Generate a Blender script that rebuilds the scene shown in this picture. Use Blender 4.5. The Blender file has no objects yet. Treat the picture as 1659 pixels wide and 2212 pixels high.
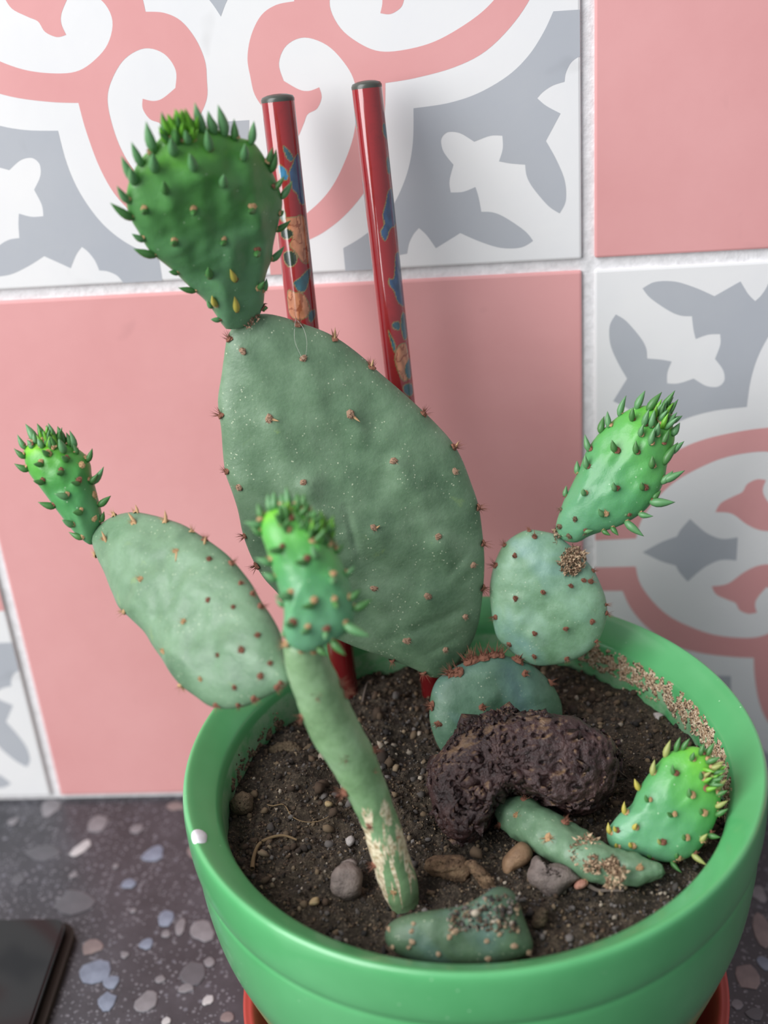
import bpy, bmesh, math, random
import numpy as np
from mathutils import Vector, Matrix, noise, Quaternion
from mathutils.geometry import tessellate_polygon

# ------------------------------------------------------------------ scene, camera, light
SC = bpy.context.scene
COL = SC.collection
random.seed(7)
rng = np.random.default_rng(7)

FPX, CX, CY = 2963.03, 829.5, 1106.0
CAMLOC = Vector((-0.029388, -0.392455, 0.337455))
CAMROT = (1.063266, 0.074235, 0.053576)
cam = bpy.data.cameras.new('camera')
cam_o = bpy.data.objects.new('camera', cam)
COL.objects.link(cam_o)
cam.sensor_fit = 'VERTICAL'
cam.sensor_height = 24.0
cam.lens = 24.0 * FPX / 2212.0
cam.clip_start = 0.01
cam.clip_end = 50
cam_o.location = CAMLOC
cam_o.rotation_euler = CAMROT
cam.dof.use_dof = True
cam.dof.focus_distance = 0.372
cam.dof.aperture_fstop = 5.6
SC.camera = cam_o

SC.view_settings.view_transform = 'Standard'
SC.view_settings.look = 'None'
SC.view_settings.gamma = 1
SC.view_settings.use_curve_mapping = False
SC.view_settings.exposure = 0.0

W = bpy.data.worlds.new('world')
SC.world = W
W.use_nodes = True
W.node_tree.nodes['Background'].inputs[0].default_value = (0.87, 0.92, 1.0, 1)
W.node_tree.nodes['Background'].inputs[1].default_value = 0.46

def area(name, loc, target, sx, sy, power, color):
    l = bpy.data.lights.new(name, 'AREA')
    l.shape = 'RECTANGLE'; l.size = sx; l.size_y = sy; l.energy = power; l.color = color
    o = bpy.data.objects.new(name, l); COL.objects.link(o)
    o.location = loc
    o.rotation_euler = (Vector(target) - Vector(loc)).to_track_quat('-Z', 'Y').to_euler()
    return o
area('window_light', (-1.18, -0.98, 1.10), (-0.05, -0.06, 0.16), 1.2, 1.9, 57, (0.985, 0.99, 1.0))

# ------------------------------------------------------------------ helpers
RM = cam_o.rotation_euler.to_matrix()
def ray(px, py):
    return RM @ Vector(((px - CX) / FPX, -(py - CY) / FPX, -1.0))
def at(px, py, depth):                       # a point seen at a pixel of the photograph, at a real depth
    return CAMLOC + ray(px, py) * depth
def onz(px, py, z):
    d = ray(px, py); return CAMLOC + d * ((z - CAMLOC.z) / d.z)
def onplane(px, py, p0, n):
    d = ray(px, py); return CAMLOC + d * ((p0 - CAMLOC).dot(n) / d.dot(n))
def depth_of(X):
    return -(RM.transposed() @ (X - CAMLOC)).z
def cr(o, s, pts):                           # crop coordinates to photograph coordinates
    return [(o[0] + p[0] / s, o[1] + p[1] / s) for p in pts]
def S(r, g, b):                              # sRGB 0-255 to linear
    f = lambda c: (c / 12.92 if c <= .04045 else ((c + .055) / 1.055) ** 2.4)
    return (f(r / 255), f(g / 255), f(b / 255), 1)

def link(name, me, mat=None, parent=None, smooth=True):
    o = bpy.data.objects.new(name, me)
    COL.objects.link(o)
    if mat is not None and len(me.materials) == 0:
        for m in (mat if isinstance(mat, (list, tuple)) else [mat]): me.materials.append(m)
    if parent is not None: o.parent = parent
    if smooth and len(me.polygons): me.polygons.foreach_set('use_smooth', [True] * len(me.polygons))
    return o
def mesh(name, verts, faces):
    me = bpy.data.meshes.new(name)
    me.from_pydata([tuple(v) for v in verts], [], faces); me.update()
    return me
def tag(o, label=None, cat=None, group=None, kind=None):
    if label: o['label'] = label
    if cat: o['category'] = cat
    if group: o['group'] = group
    if kind: o['kind'] = kind
    return o
def empty(name, loc):
    o = bpy.data.objects.new(name, None); o.empty_display_size = .01
    COL.objects.link(o); o.location = loc; return o
def fattr(me, name, vals):
    a = me.attributes.new(name, 'FLOAT', 'POINT'); a.data.foreach_set('value', list(vals))
def cattr(me, name, cols):
    a = me.color_attributes.new(name, 'FLOAT_COLOR', 'POINT')
    a.data.foreach_set('color', np.asarray(cols, dtype=np.float32).ravel())

def catmull(pts, per=8, closed=True, corner=None):
    """smooth a 2D/3D polyline, keeping corners sharper than `corner` degrees"""
    V = [Vector(p) for p in pts]; n = len(V); sharp = [False] * n
    if corner:
        for i in range(n):
            a = V[i] - V[i - 1]; b = V[(i + 1) % n] - V[i]
            if a.length > 1e-9 and b.length > 1e-9 and math.degrees(a.angle(b)) > corner: sharp[i] = True
    out = []
    for i in range(n if closed else n - 1):
        p1, p2 = V[i], V[(i + 1) % n]
        p0 = V[i - 1] if (closed or i > 0) else p1
        p3 = V[(i + 2) % n] if (closed or i + 2 < n) else p2
        if sharp[i]: p0 = p1
        if sharp[(i + 1) % n]: p3 = p2
        for k in range(per):
            t = k / per
            out.append(.5 * ((2 * p1) + (p2 - p0) * t + (2 * p0 - 5 * p1 + 4 * p2 - p3) * t * t + (3 * p1 - p0 - 3 * p2 + p3) * t ** 3))
    if not closed: out.append(V[-1])
    return out

# ------------------------------------------------------------------ materials
class NT:
    def __init__(s, name):
        s.m = bpy.data.materials.new(name); s.m.use_nodes = True
        s.t = s.m.node_tree; s.b = s.t.nodes['Principled BSDF']
    def n(s, typ, **kw):
        nd = s.t.nodes.new(typ)
        for k, v in kw.items():
            if k in nd.inputs: nd.inputs[k].default_value = v
            else: setattr(nd, k, v)
        return nd
    def l(s, a, b): s.t.links.new(a, b)
    def set(s, **kw):
        for k, v in kw.items(): s.b.inputs[k.replace('_', ' ')].default_value = v
        return s
    def coord(s): return s.n('ShaderNodeTexCoord').outputs['Object']
    def noise(s, scale, detail=4, rough=.55, vec=None, dist=0):
        nd = s.n('ShaderNodeTexNoise', Scale=scale, Detail=detail, Roughness=rough, Distortion=dist)
        s.l(vec or s.coord(), nd.inputs['Vector']); return nd.outputs['Fac']
    def ramp(s, fac, stops, interp='LINEAR'):
        nd = s.n('ShaderNodeValToRGB'); s.l(fac, nd.inputs[0]); e = nd.color_ramp.elements
        nd.color_ramp.interpolation = interp
        while len(e) < len(stops): e.new(.5)
        for i, (p, c) in enumerate(stops): e[i].position = p; e[i].color = c if len(c) == 4 else (*c, 1)
        return nd.outputs[0]
    def mask(s, fac, a, b):
        return s.ramp(fac, [(a, (0, 0, 0, 1)), (b, (1, 1, 1, 1))])
    def mix(s, fac, a, b, mode='MIX'):
        nd = s.n('ShaderNodeMix', data_type='RGBA', blend_type=mode)
        for i, v in ((0, fac), (6, a), (7, b)):
            if hasattr(v, 'is_linked') or hasattr(v, 'links'): s.l(v, nd.inputs[i])
            else: nd.inputs[i].default_value = v
        return nd.outputs[2]
    def math(s, op, a, b):
        nd = s.n('ShaderNodeMath', operation=op)
        for i, v in ((0, a), (1, b)):
            if hasattr(v, 'links'): s.l(v, nd.inputs[i])
            else: nd.inputs[i].default_value = v
        return nd.outputs[0]
    def attr(s, name, out='Fac'):
        return s.n('ShaderNodeAttribute', attribute_name=name).outputs[out]
    def color(s, c): s.l(c, s.b.inputs['Base Color']); return s
    def bump(s, h, strength=.3, dist=.001):
        nd = s.n('ShaderNodeBump', Strength=strength, Distance=dist); s.l(h, nd.inputs['Height'])
        s.l(nd.outputs[0], s.b.inputs['Normal']); return s

def simple(name, c, rough=.5, **kw):
    t = NT(name); t.set(Base_Color=c, Roughness=rough, **kw); return t.m

def tile_mat(name, c1, c2, rough=.42):
    t = NT(name); t.set(Roughness=rough)
    g = t.coord()
    n1 = t.noise(18, 5, .6, g); n2 = t.noise(140, 3, .5, g)
    c = t.mix(t.mask(n1, .38, .68), c1, c2)
    sm = t.mask(t.noise(34, 2, .5, g, 1.2), .70, .76)         # small rubbed stains
    c = t.mix(t.math('MULTIPLY', sm, .22), c, tuple(x * .62 for x in c1[:3]) + (1,))
    t.color(c); t.bump(n2, .06, .0005)
    return t.m
M_WHITE = tile_mat('tile_white', S(231, 229, 228), S(225, 224, 225))
M_GREY = tile_mat('tile_grey', S(178, 180, 185), S(171, 174, 181))
M_PINK = tile_mat('tile_pink', S(222, 161, 160), S(216, 153, 152))
def grout_mat():
    t = NT('grout'); t.set(Roughness=.9)
    n1 = t.noise(400, 4)
    t.color(t.ramp(n1, [(.3, S(212, 210, 211)), (.7, S(232, 230, 231))])); t.bump(n1, .4, .001); return t.m
M_GROUT = grout_mat()

def terrazzo_mat():
    t = NT('terrazzo'); t.set(Roughness=.34)
    g = t.coord()
    base = t.ramp(t.noise(45, 6, .65, g), [(.3, S(48, 48, 52)), (.55, S(62, 61, 66)), (.75, S(78, 77, 83))])
    for sc, thr, col in ((420, .2, S(128, 126, 132)), (800, .2, S(150, 150, 158)), (230, .12, S(120, 120, 130)), (330, .12, S(40, 38, 42))):
        v = t.n('ShaderNodeTexVoronoi', Scale=sc, Randomness=1.0); t.l(g, v.inputs['Vector'])
        keep = t.math('GREATER_THAN', t.n('ShaderNodeSeparateColor').outputs[0], .5)
        sepn = keep.node.inputs[0].links[0].from_node; t.l(v.outputs['Color'], sepn.inputs[0])
        m = t.math('MULTIPLY', t.ramp(v.outputs['Distance'], [(thr, (1, 1, 1, 1)), (thr + .09, (0, 0, 0, 1))]), keep)
        base = t.mix(t.math('MULTIPLY', m, .6), base, col)
    t.color(base); t.bump(t.noise(700, 3, .5, g), .08, .0004); return t.m
M_TERR = terrazzo_mat()
def chip_mat(name, c, c2):
    t = NT(name); t.set(Roughness=.33)
    t.color(t.ramp(t.noise(120, 5, .65), [(.35, c), (.68, c2)])); return t.m
CHIPS = [chip_mat('chip_grey', S(108, 105, 108), S(132, 129, 133)), chip_mat('chip_blue', S(100, 108, 124), S(132, 141, 158)),
         chip_mat('chip_white', S(165, 162, 164), S(190, 186, 186)), chip_mat('chip_dark', S(80, 80, 84), S(92, 91, 96)),
         chip_mat('chip_pink', S(112, 99, 99), S(136, 122, 119))]

def pad_mat(name, dark, mid, light, speck=.55, rough=.46, blue=None, scar=None):
    t = NT(name); t.set(Roughness=rough, Subsurface_Weight=.08, Subsurface_Scale=.002)
    t.b.inputs['Subsurface Radius'].default_value = (.5, 1, .3)
    g = t.coord()
    n1 = t.noise(95, 5, .6, g); n2 = t.noise(900, 3, .6, g)
    c = t.ramp(n1, [(.3, dark), (.5, mid), (.72, light)])
    if blue: c = t.mix(t.math('MULTIPLY', t.mask(t.noise(38, 3, .5, g, .6), .45, .65), .75), c, blue)
    c = t.mix(t.math('MULTIPLY', t.mask(n2, .4, .7), .16), c, light)
    # yellowish scrape marks
    sc = t.math('MULTIPLY', t.mask(t.noise(75, 4, .6, g, 1.5), .66, .74), .35)
    c = t.mix(sc, c, S(140, 165, 95))
    v = t.n('ShaderNodeTexVoronoi', Scale=800); t.l(g, v.inputs['Vector'])
    sp = t.math('MULTIPLY', t.ramp(v.outputs['Distance'], [(.10, (1, 1, 1, 1)), (.20, (0, 0, 0, 1))]), speck)
    sp = t.math('MULTIPLY', sp, t.mask(t.noise(110, 3, .6, g), .46, .62))
    c = t.mix(sp, c, S(225, 230, 200))
    if scar:
        k = t.attr('scar')
        vec = t.n('ShaderNodeMapping'); vec.inputs['Scale'].default_value = (1, 1, .28); vec.inputs['Rotation'].default_value = (.2, -.35, 0)
        t.l(g, vec.inputs[0])
        f = t.math('ADD', t.noise(170, 5, .6, vec.outputs[0], .8), t.math('MULTIPLY', k, .34))
        c = t.mix(t.mask(f, .735, .755), c, t.ramp(n2, [(.35, S(160, 140, 105)), (.6, S(226, 214, 186))]))
    t.color(c)
    t.bump(t.math('ADD', t.math('MULTIPLY', n1, .6), t.math('MULTIPLY', n2, .25)), .35, .0012)
    return t.m
M_PAD = pad_mat('pad_skin', S(82, 110, 83), S(99, 127, 98), S(117, 143, 115))
M_PADL = pad_mat('pad_skin_pale', S(84, 114, 87), S(101, 132, 102), S(119, 150, 120), .35, .45)
M_PADB = pad_mat('pad_skin_bluish', S(96, 134, 98), S(118, 156, 122), S(140, 176, 150), .35, .44, blue=S(122, 160, 164))
M_PADBASE = pad_mat('pad_skin_base', S(66, 98, 76), S(82, 114, 92), S(100, 134, 110), .4, .45, blue=S(88, 120, 128))
M_PADD = pad_mat('pad_skin_dark', S(62, 84, 62), S(78, 104, 78), S(94, 122, 94), .4, .5, blue=S(92, 120, 122))
M_STEM = pad_mat('stem_skin', S(98, 128, 88), S(118, 150, 108), S(140, 170, 132), .3, .42, scar=True)

def young_mat(name, base, mid, tip, tip2, rough=.38):
    t = NT(name); t.set(Roughness=rough, Subsurface_Weight=.25, Subsurface_Scale=.003)
    t.b.inputs['Subsurface Radius'].default_value = (.5, 1, .15)
    g = t.coord()
    k = t.math('ADD', t.attr('grow'), t.math('MULTIPLY', t.math('SUBTRACT', t.noise(120, 3, .5, g), .5), .35))
    c = t.ramp(k, [(.05, base), (.5, mid), (.9, tip), (1.1 if False else 1.0, tip2)])
    v = t.n('ShaderNodeTexVoronoi', Scale=380); t.l(g, v.inputs['Vector'])
    sp = t.math('MULTIPLY', t.ramp(v.outputs['Distance'], [(.05, (1, 1, 1, 1)), (.1, (0, 0, 0, 1))]), .4)
    t.color(t.mix(sp, c, S(220, 235, 210))); t.bump(t.noise(500, 4, .6, g), .2, .0008); return t.m
M_YTOP = young_mat('young_skin_dark', S(106, 148, 114), S(86, 136, 88), S(76, 138, 62), S(92, 160, 56), .40)
M_YOUNG = young_mat('young_skin', S(104, 160, 122), S(82, 150, 94), S(92, 172, 70), S(112, 190, 60))
M_YLEFT = young_mat('young_skin_left', S(96, 152, 104), S(72, 142, 78), S(84, 160, 56), S(120, 190, 50))

M_LEAF = simple('leaf_green', S(92, 142, 92), .42, Subsurface_Weight=.1, Subsurface_Scale=.001)
M_LEAFD = simple('leaf_deep', S(72, 122, 64), .42)
M_LEAFB = simple('leaf_bright', S(104, 168, 52), .4)
M_LEAFY = simple('leaf_yellow', S(176, 164, 74), .45)
M_LEAFO = simple('leaf_drying', S(150, 156, 90), .5)
def fuzz(name, a, b):
    t = NT(name); t.set(Roughness=.9)
    t.color(t.ramp(t.noise(900, 2), [(.35, a), (.65, b)])); return t.m
M_ARE = fuzz('areole_brown', S(112, 84, 66), S(174, 142, 118))
M_ARER = fuzz('areole_rust', S(92, 54, 42), S(146, 98, 76))
M_ARET = fuzz('areole_tan', S(146, 106, 70), S(202, 170, 128))
M_ARED = fuzz('areole_dark', S(78, 62, 46), S(128, 110, 84))
M_CORK = fuzz('cork', S(126, 98, 76), S(196, 172, 142))

def soil_mat():
    t = NT('soil'); t.set(Roughness=.95)
    g = t.coord(); n1 = t.noise(55, 6, .7, g); n2 = t.noise(900, 4, .7, g)
    c = t.ramp(n1, [(.3, S(36, 30, 24)), (.55, S(60, 50, 38)), (.75, S(86, 73, 56))])
    c = t.mix(t.mask(n2, .5, .75), c, S(122, 108, 90))
    t.color(c); t.bump(t.math('ADD', n1, n2), .9, .002); return t.m
M_SOIL = soil_mat()
def attr_col(name, rough=.9):
    t = NT(name); t.set(Roughness=rough); t.color(t.attr('col', 'Color')); return t.m
M_CRUMB = attr_col('crumb')
def rock_mat(name, a, b, c, dust=None, scale=140, rough=.7, bs=.8):
    t = NT(name); t.set(Roughness=rough)
    g = t.coord(); n1 = t.noise(scale, 6, .68, g); n2 = t.noise(scale * 6, 4, .6, g)
    col = t.ramp(n1, [(.32, a), (.52, b), (.72, c)])
    h = t.math('ADD', n1, t.math('MULTIPLY', n2, .5))
    if dust:
        geo = t.n('ShaderNodeNewGeometry'); sp = t.n('ShaderNodeSeparateXYZ'); t.l(geo.outputs['Normal'], sp.inputs[0])
        f = t.math('ADD', t.math('MULTIPLY', t.math('SUBTRACT', sp.outputs[2], t.math('MULTIPLY', sp.outputs[0], .4)), .55), t.math('MULTIPLY', t.noise(70, 4, .6, g), .6))
        col = t.mix(t.mask(f, .80, .98), col, t.mix(n2, dust, tuple(x * .7 for x in dust[:3]) + (1,)))
    t.color(col); t.bump(h, bs, .0018); return t.m
M_ROCK = rock_mat('volcanic_rock', S(34, 22, 22), S(62, 42, 41), S(90, 66, 62), dust=S(150, 122, 90), rough=.42)
M_STONE = rock_mat('grey_stone', S(88, 78, 74), S(116, 104, 98), S(134, 122, 114), scale=220, bs=.5)
M_PEB = rock_mat('brown_pebble', S(96, 72, 52), S(132, 104, 78), S(150, 124, 96), scale=160, bs=.25)
M_BARK = rock_mat('bark', S(84, 64, 48), S(140, 112, 84), S(172, 146, 114), scale=420, bs=1.0)
M_CLOD = rock_mat('soil_clod', S(74, 60, 44), S(108, 92, 70), S(130, 114, 90), scale=320, bs=1.0)
M_SEED = rock_mat('tan_grit', S(130, 110, 78), S(164, 142, 104), S(186, 168, 132), scale=300, bs=.3)
M_PALE = rock_mat('pale_grit', S(134, 126, 122), S(166, 158, 154), S(188, 182, 178), scale=300, bs=.3)
M_PKST = rock_mat('pink_grit', S(130, 84, 70), S(172, 122, 104), S(190, 146, 128), scale=300, bs=.3)
M_ROOT = simple('dry_root', S(118, 98, 70), .9)
M_TWIG = simple('dry_twig', S(98, 88, 80), .9)
M_HAIR = simple('fibre', S(190, 190, 180), .6)

def pot_mat():
    t = NT('green_glaze'); t.set(Roughness=.34, Coat_Weight=.6, Coat_Roughness=.13)
    g = t.coord()
    c = t.ramp(t.noise(30, 4, .6, g), [(.3, S(78, 160, 98)), (.7, S(90, 172, 110))])
    v = t.n('ShaderNodeTexVoronoi', Scale=260); t.l(g, v.inputs['Vector'])
    sp = t.math('MULTIPLY', t.ramp(v.outputs['Distance'], [(.04, (1, 1, 1, 1)), (.09, (0, 0, 0, 1))]), t.mask(t.noise(90, 2, .5, g), .5, .62))
    c = t.mix(t.math('MULTIPLY', sp, .5), c, S(190, 225, 190))
    # water-mark bloom along the inside wall
    k = t.attr('inside'); m = t.math('MULTIPLY', k, t.mask(t.noise(160, 5, .65, g), .38, .6))
    c = t.mix(t.math('MULTIPLY', m, .75), c, S(150, 186, 150))
    t.color(c); t.bump(t.noise(60, 3, .5, g), .06, .001)
    return t.m
M_POT = pot_mat()
M_RED = simple('red_clay', S(166, 58, 50), .4)
M_PAINT = simple('white_paint', S(232, 230, 236), .4)
def lacquer():
    t = NT('red_lacquer'); t.set(Roughness=.16, Coat_Weight=.8, Coat_Roughness=.06)
    c = t.attr('col', 'Color')
    c = t.mix(t.math('MULTIPLY', t.mask(t.noise(220, 5, .7), .5, .75), .25), c, S(70, 22, 24))
    t.color(c); return t.m
M_LACQ = lacquer()
M_CAP = simple('dark_cap', S(64, 68, 62), .3)
M_GLASS = simple('black_glass', S(14, 14, 15), .1, IOR=1.46)
M_SEAL = simple('brown_seal', S(44, 34, 28), .8)

# ------------------------------------------------------------------ wall of cement tiles
P = .2
def box_mesh(name, a, b, bev=0, seg=2):
    bm = bmesh.new(); bmesh.ops.create_cube(bm, size=1)
    for v in bm.verts:
        v.co = Vector([(a[i] + b[i]) / 2 + v.co[i] * (b[i] - a[i]) for i in range(3)])
    if bev: bmesh.ops.bevel(bm, geom=bm.edges[:], offset=bev, segments=seg, affect='EDGES', profile=.6)
    me = bpy.data.meshes.new(name); bm.to_mesh(me); bm.free(); return me
wall = tag(link('wall_back', box_mesh('wall_back', (-.8, .0012, -.02), (.8, .06, .8)), M_GROUT, smooth=False), kind='structure')

GREY = [(.49, .139), (.453, .139), (.439, .166), (.418, .195), (.389, .22), (.347, .241), (.304, .252), (.256, .256), (.296, .296), (.304, .292), (.32, .295), (.339, .308), (.362, .301), (.379, .302), (.379, .32), (.373, .338), (.389, .342), (.41, .345), (.412, .362), (.421, .38), (.442, .407), (.458, .419), (.467, .401), (.466, .372), (.455, .342), (.44, .313), (.461, .276), (.441, .264), (.429, .253), (.437, .245), (.451, .237), (.467, .233), (.469, .221), (.476, .208), (.486, .201), (.49, .201)]
PINK = [(.103, .103), (.078, .106), (.056, .118), (.039, .143), (.03, .173), (.031, .2), (.034, .223), (.046, .245), (.067, .27), (.071, .296), (.087, .288), (.099, .268), (.106, .255), (.12, .248), (.128, .233), (.126, .219), (.111, .223), (.097, .22), (.077, .207), (.073, .183), (.086, .16), (.112, .151), (.142, .163), (.164, .188), (.176, .215), (.176, .25), (.168, .29), (.15, .33), (.128, .364), (.099, .391), (.061, .414), (.027, .422), (.026, .49), (.072, .49), (.074, .443), (.111, .428), (.15, .4), (.185, .36), (.204, .315), (.215, .26), (.219, .219)]
HEART = [(0, .411), (.018, .381), (.028, .356), (.041, .35), (.06, .336), (.043, .32), (.03, .305), (.02, .283), (.022, .258), (0, .258)]
STAR = [(0, .116), (.012, .095), (.03, .075), (.05, .05), (0, 0)]
def d4():
    for k in range(4):
        c, s = [(1, 0), (0, 1), (-1, 0), (0, -1)][k]
        for m in (1, -1):
            yield lambda p, c=c, s=s, m=m: (c * p[0] * m - s * p[1], s * p[0] * m + c * p[1])
def tile_mesh(patterned):
    h = .0981
    bm = bmesh.new(); bmesh.ops.create_cube(bm, size=1)
    for v in bm.verts: v.co = Vector((v.co.x * 2 * h, (v.co.y + .5) * .009, v.co.z * 2 * h))
    bmesh.ops.bevel(bm, geom=bm.edges[:], offset=.0007, segments=2, affect='EDGES', profile=.6)
    me = bpy.data.meshes.new('tile')
    if patterned:
        for poly, mi, cor in ((GREY, 1, 45), (PINK, 2, 45), (HEART, 1, 38), (STAR, 1, 30)):
            sm = catmull([Vector((a, b, 0)) for a, b in poly], 5, True, cor)
            for f in d4():
                pts = []
                for p in sm:
                    x, z = f((p.x, p.y)); x = max(-.4885, min(.4885, x)); z = max(-.4885, min(.4885, z))
                    pts.append((x * P * 1.002, -.00003, z * P * 1.002))
                ar = sum(pts[i - 1][0] * pts[i][2] - pts[i][0] * pts[i - 1][2] for i in range(len(pts)))
                if ar < 0: pts.reverse()
                cl = [p for k, p in enumerate(pts) if (Vector(p) - Vector(pts[k - 1])).length > 1e-6]
                bv = [bm.verts.new(p) for p in cl]
                for tri in tessellate_polygon([[Vector((p[0], p[2], 0)) for p in cl]]):
                    a_, b_, c_ = (Vector(cl[k]) for k in tri)
                    if (b_ - a_).cross(c_ - a_).length < 1e-14: continue
                    if (b_ - a_).cross(c_ - a_).y > 0: tri = tri[::-1]
                    fc = bm.faces.new([bv[k] for k in tri]); fc.material_index = mi
    bm.to_mesh(me); bm.free()
    for m in ([M_WHITE, M_GREY, M_PINK] if patterned else [M_PINK]): me.materials.append(m)
    return me
T_PAT, T_PINK = tile_mesh(True), tile_mesh(False)
for i in range(-3, 3):
    for j in range(0, 3):
        pat = (i + j) % 2 == 0
        o = link('tile', T_PAT if pat else T_PINK, parent=wall, smooth=False)
        o.location = ((i + .5) * P, 0, (j + .5) * P)

# ------------------------------------------------------------------ worktop with terrazzo chips
ctr = tag(link('countertop', box_mesh('countertop', (-.8, -.75, -.03), (.8, .0035, -.0002), .0008), M_TERR, smooth=False),
          'dark grey terrazzo countertop with pale and bluish stone chips below the tiled wall', 'countertop')
def chip(px, py, w, h, mi, rot=0, raw=None):
    c = raw or onz(px, py, 0)
    n = 11; sd = random.random() * 100; vs = []
    pts = []
    for k in range(n):
        a = 2 * math.pi * k / n
        r = 1 + .42 * noise.noise(Vector((math.cos(a) * 1.1 + sd, math.sin(a) * 1.1, sd)))
        x, y = math.cos(a) * w * r / 2, math.sin(a) * h * r / 2
        pts.append(Vector((x * math.cos(rot) - y * math.sin(rot), x * math.sin(rot) + y * math.cos(rot), 0)))
    vs = [Vector((p.x, p.y, -.0008)) for p in pts] + [Vector((p.x, p.y, .00004)) for p in pts] + [Vector((p.x * .9, p.y * .9, .00012)) for p in pts]
    fs = [tuple(range(2 * n, 3 * n))] + [(k, (k + 1) % n, n + (k + 1) % n, n + k) for k in range(n)] + [(n + k, n + (k + 1) % n, 2 * n + (k + 1) % n, 2 * n + k) for k in range(n)]
    o = link('stone_chip', mesh('stone_chip', vs, fs), CHIPS[mi], ctr, smooth=False)
    o.location = (c.x, c.y, 0)
CH = [(225, 1240, 90, 80, 0), (440, 1310, 100, 70, 0), (610, 1335, 60, 45, 0), (365, 1420, 62, 84, 2), (690, 1445, 100, 72, 1), (580, 1580, 62, 40, 1),
      (190, 1440, 150, 70, 3), (330, 1665, 170, 90, 3), (745, 1735, 70, 66, 1), (810, 1775, 50, 66, 0), (910, 1795, 110, 84, 0), (745, 1805, 40, 32, 0),
      (415, 1865, 110, 62, 4), (655, 1850, 60, 44, 1), (420, 1975, 150, 90, 1), (500, 2020, 70, 52, 1), (480, 2110, 95, 72, 1), (655, 2110, 90, 90, 0),
      (840, 2050, 64, 34, 0), (935, 2105, 50, 40, 2), (790, 1230, 84, 40, 4), (870, 1440, 50, 60, 4), (870, 1985, 120, 120, 3), (750, 2195, 40, 36, 2), (1020, 2180, 56, 44, 4),
      (60, 1300, 60, 30, 0), (80, 1560, 70, 40, 3), (520, 1500, 30, 22, 0), (330, 1540, 40, 26, 0), (600, 1700, 30, 24, 0), (560, 1900, 34, 28, 0), (940, 1930, 50, 40, 0), (720, 2010, 44, 30, 0)]
for x, y, w, h, mi in CH:
    px, py = x / 2.082, 1150 + y / 2.082
    X = onz(px, py, 0); k = depth_of(X) / FPX / 2.082
    chip(px, py, w * k, h * k * 1.45, mi, random.uniform(-.5, .5))
for px, py, w, h, mi in ((1648, 2010, 40, 80, 4), (1615, 2110, 50, 50, 4), (1640, 1930, 30, 40, 0), (1590, 2170, 26, 20, 0), (1630, 2190, 40, 26, 3), (1650, 2080, 26, 30, 1)):
    k = depth_of(onz(px, py, 0)) / FPX; chip(px, py, w * k, h * k * 1.3, mi)
for k in range(90):                          # the rest of the worktop, beside and behind the pot
    x, y = random.uniform(-.45, .45), random.uniform(-.5, -.01)
    if -.21 < x < -.09 and y > -.13: continue
    s = random.choice((.003, .005, .008, .012)); chip(0, 0, s, s * random.uniform(.6, 1), random.choice((0, 0, 1, 2, 3, 4)), random.random() * 3, raw=Vector((x, y, 0)))

# ------------------------------------------------------------------ black glass hob corner
tr = onz(146, 1981, .0065)
hob = empty('cooktop', (tr.x - .15, tr.y - .2, 0))
def rrect_prism(x0, y0, x1, y1, z0, z1, rad, bev):
    bm = bmesh.new(); pts = []
    for cx, cy, a0 in ((x1 - rad, y1 - rad, 0), (x0 + rad, y1 - rad, 90), (x0 + rad, y0 + rad, 180), (x1 - rad, y0 + rad, 270)):
        for k in range(7):
            a = math.radians(a0 + 15 * k); pts.append((cx + rad * math.cos(a), cy + rad * math.sin(a)))
    f = bm.faces.new([bm.verts.new((x, y, z1)) for x, y in pts])
    r = bmesh.ops.extrude_face_region(bm, geom=[f])
    for v in r['geom']:
        if isinstance(v, bmesh.types.BMVert): v.co.z = z0
    bmesh.ops.recalc_face_normals(bm, faces=bm.faces)
    if bev: bmesh.ops.bevel(bm, geom=[e for e in bm.edges if abs(e.verts[0].co.z - z1) < 1e-6 and abs(e.verts[1].co.z - z1) < 1e-6], offset=bev, segments=3, affect='EDGES')
    me = bpy.data.meshes.new('p'); bm.to_mesh(me); bm.free(); return me
link('glass_plate', rrect_prism(-.25, -.25, .15, .2, .0025, .0065, .005, .0008), M_GLASS, hob, smooth=False)
link('seal', rrect_prism(-.254, -.254, .1525, .2015, .0, .0025, .006, 0), M_SEAL, hob, smooth=False)
tag(hob, 'black glossy glass cooktop whose corner shows at lower left of the countertop', 'cooktop')

# ------------------------------------------------------------------ pot, saucer, soil
PC = Vector((-.0392, -.106, 0))
def lathe(name, prof, seg=192, c=(0, 0)):
    vs, fs = [], []
    n = len(prof)
    for i in range(seg):
        a = 2 * math.pi * i / seg
        for r, z in prof: vs.append((r * math.cos(a) + c[0], r * math.sin(a) + c[1], z))
    for i in range(seg):
        j = (i + 1) % seg
        for k in range(n - 1): fs.append((i * n + k, i * n + k + 1, j * n + k + 1, j * n + k))
    return mesh(name, vs, fs)
sauc = empty('saucer', PC)
pr = catmull([Vector((r, z, 0)) for r, z in [(.001, .0), (.045, 0), (.056, .0005), (.060, .004), (.0665, .019), (.0692, .0208), (.0705, .0196), (.0655, .0100), (.060, .0038), (.054, .0032), (.001, .0032)]], 4, False)
pr = pr[::-1]
link('dish', lathe('dish', [(p.x, p.y) for p in pr]), M_RED, sauc)
tag(sauc, 'red plant saucer under the green pot', 'saucer')

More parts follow.
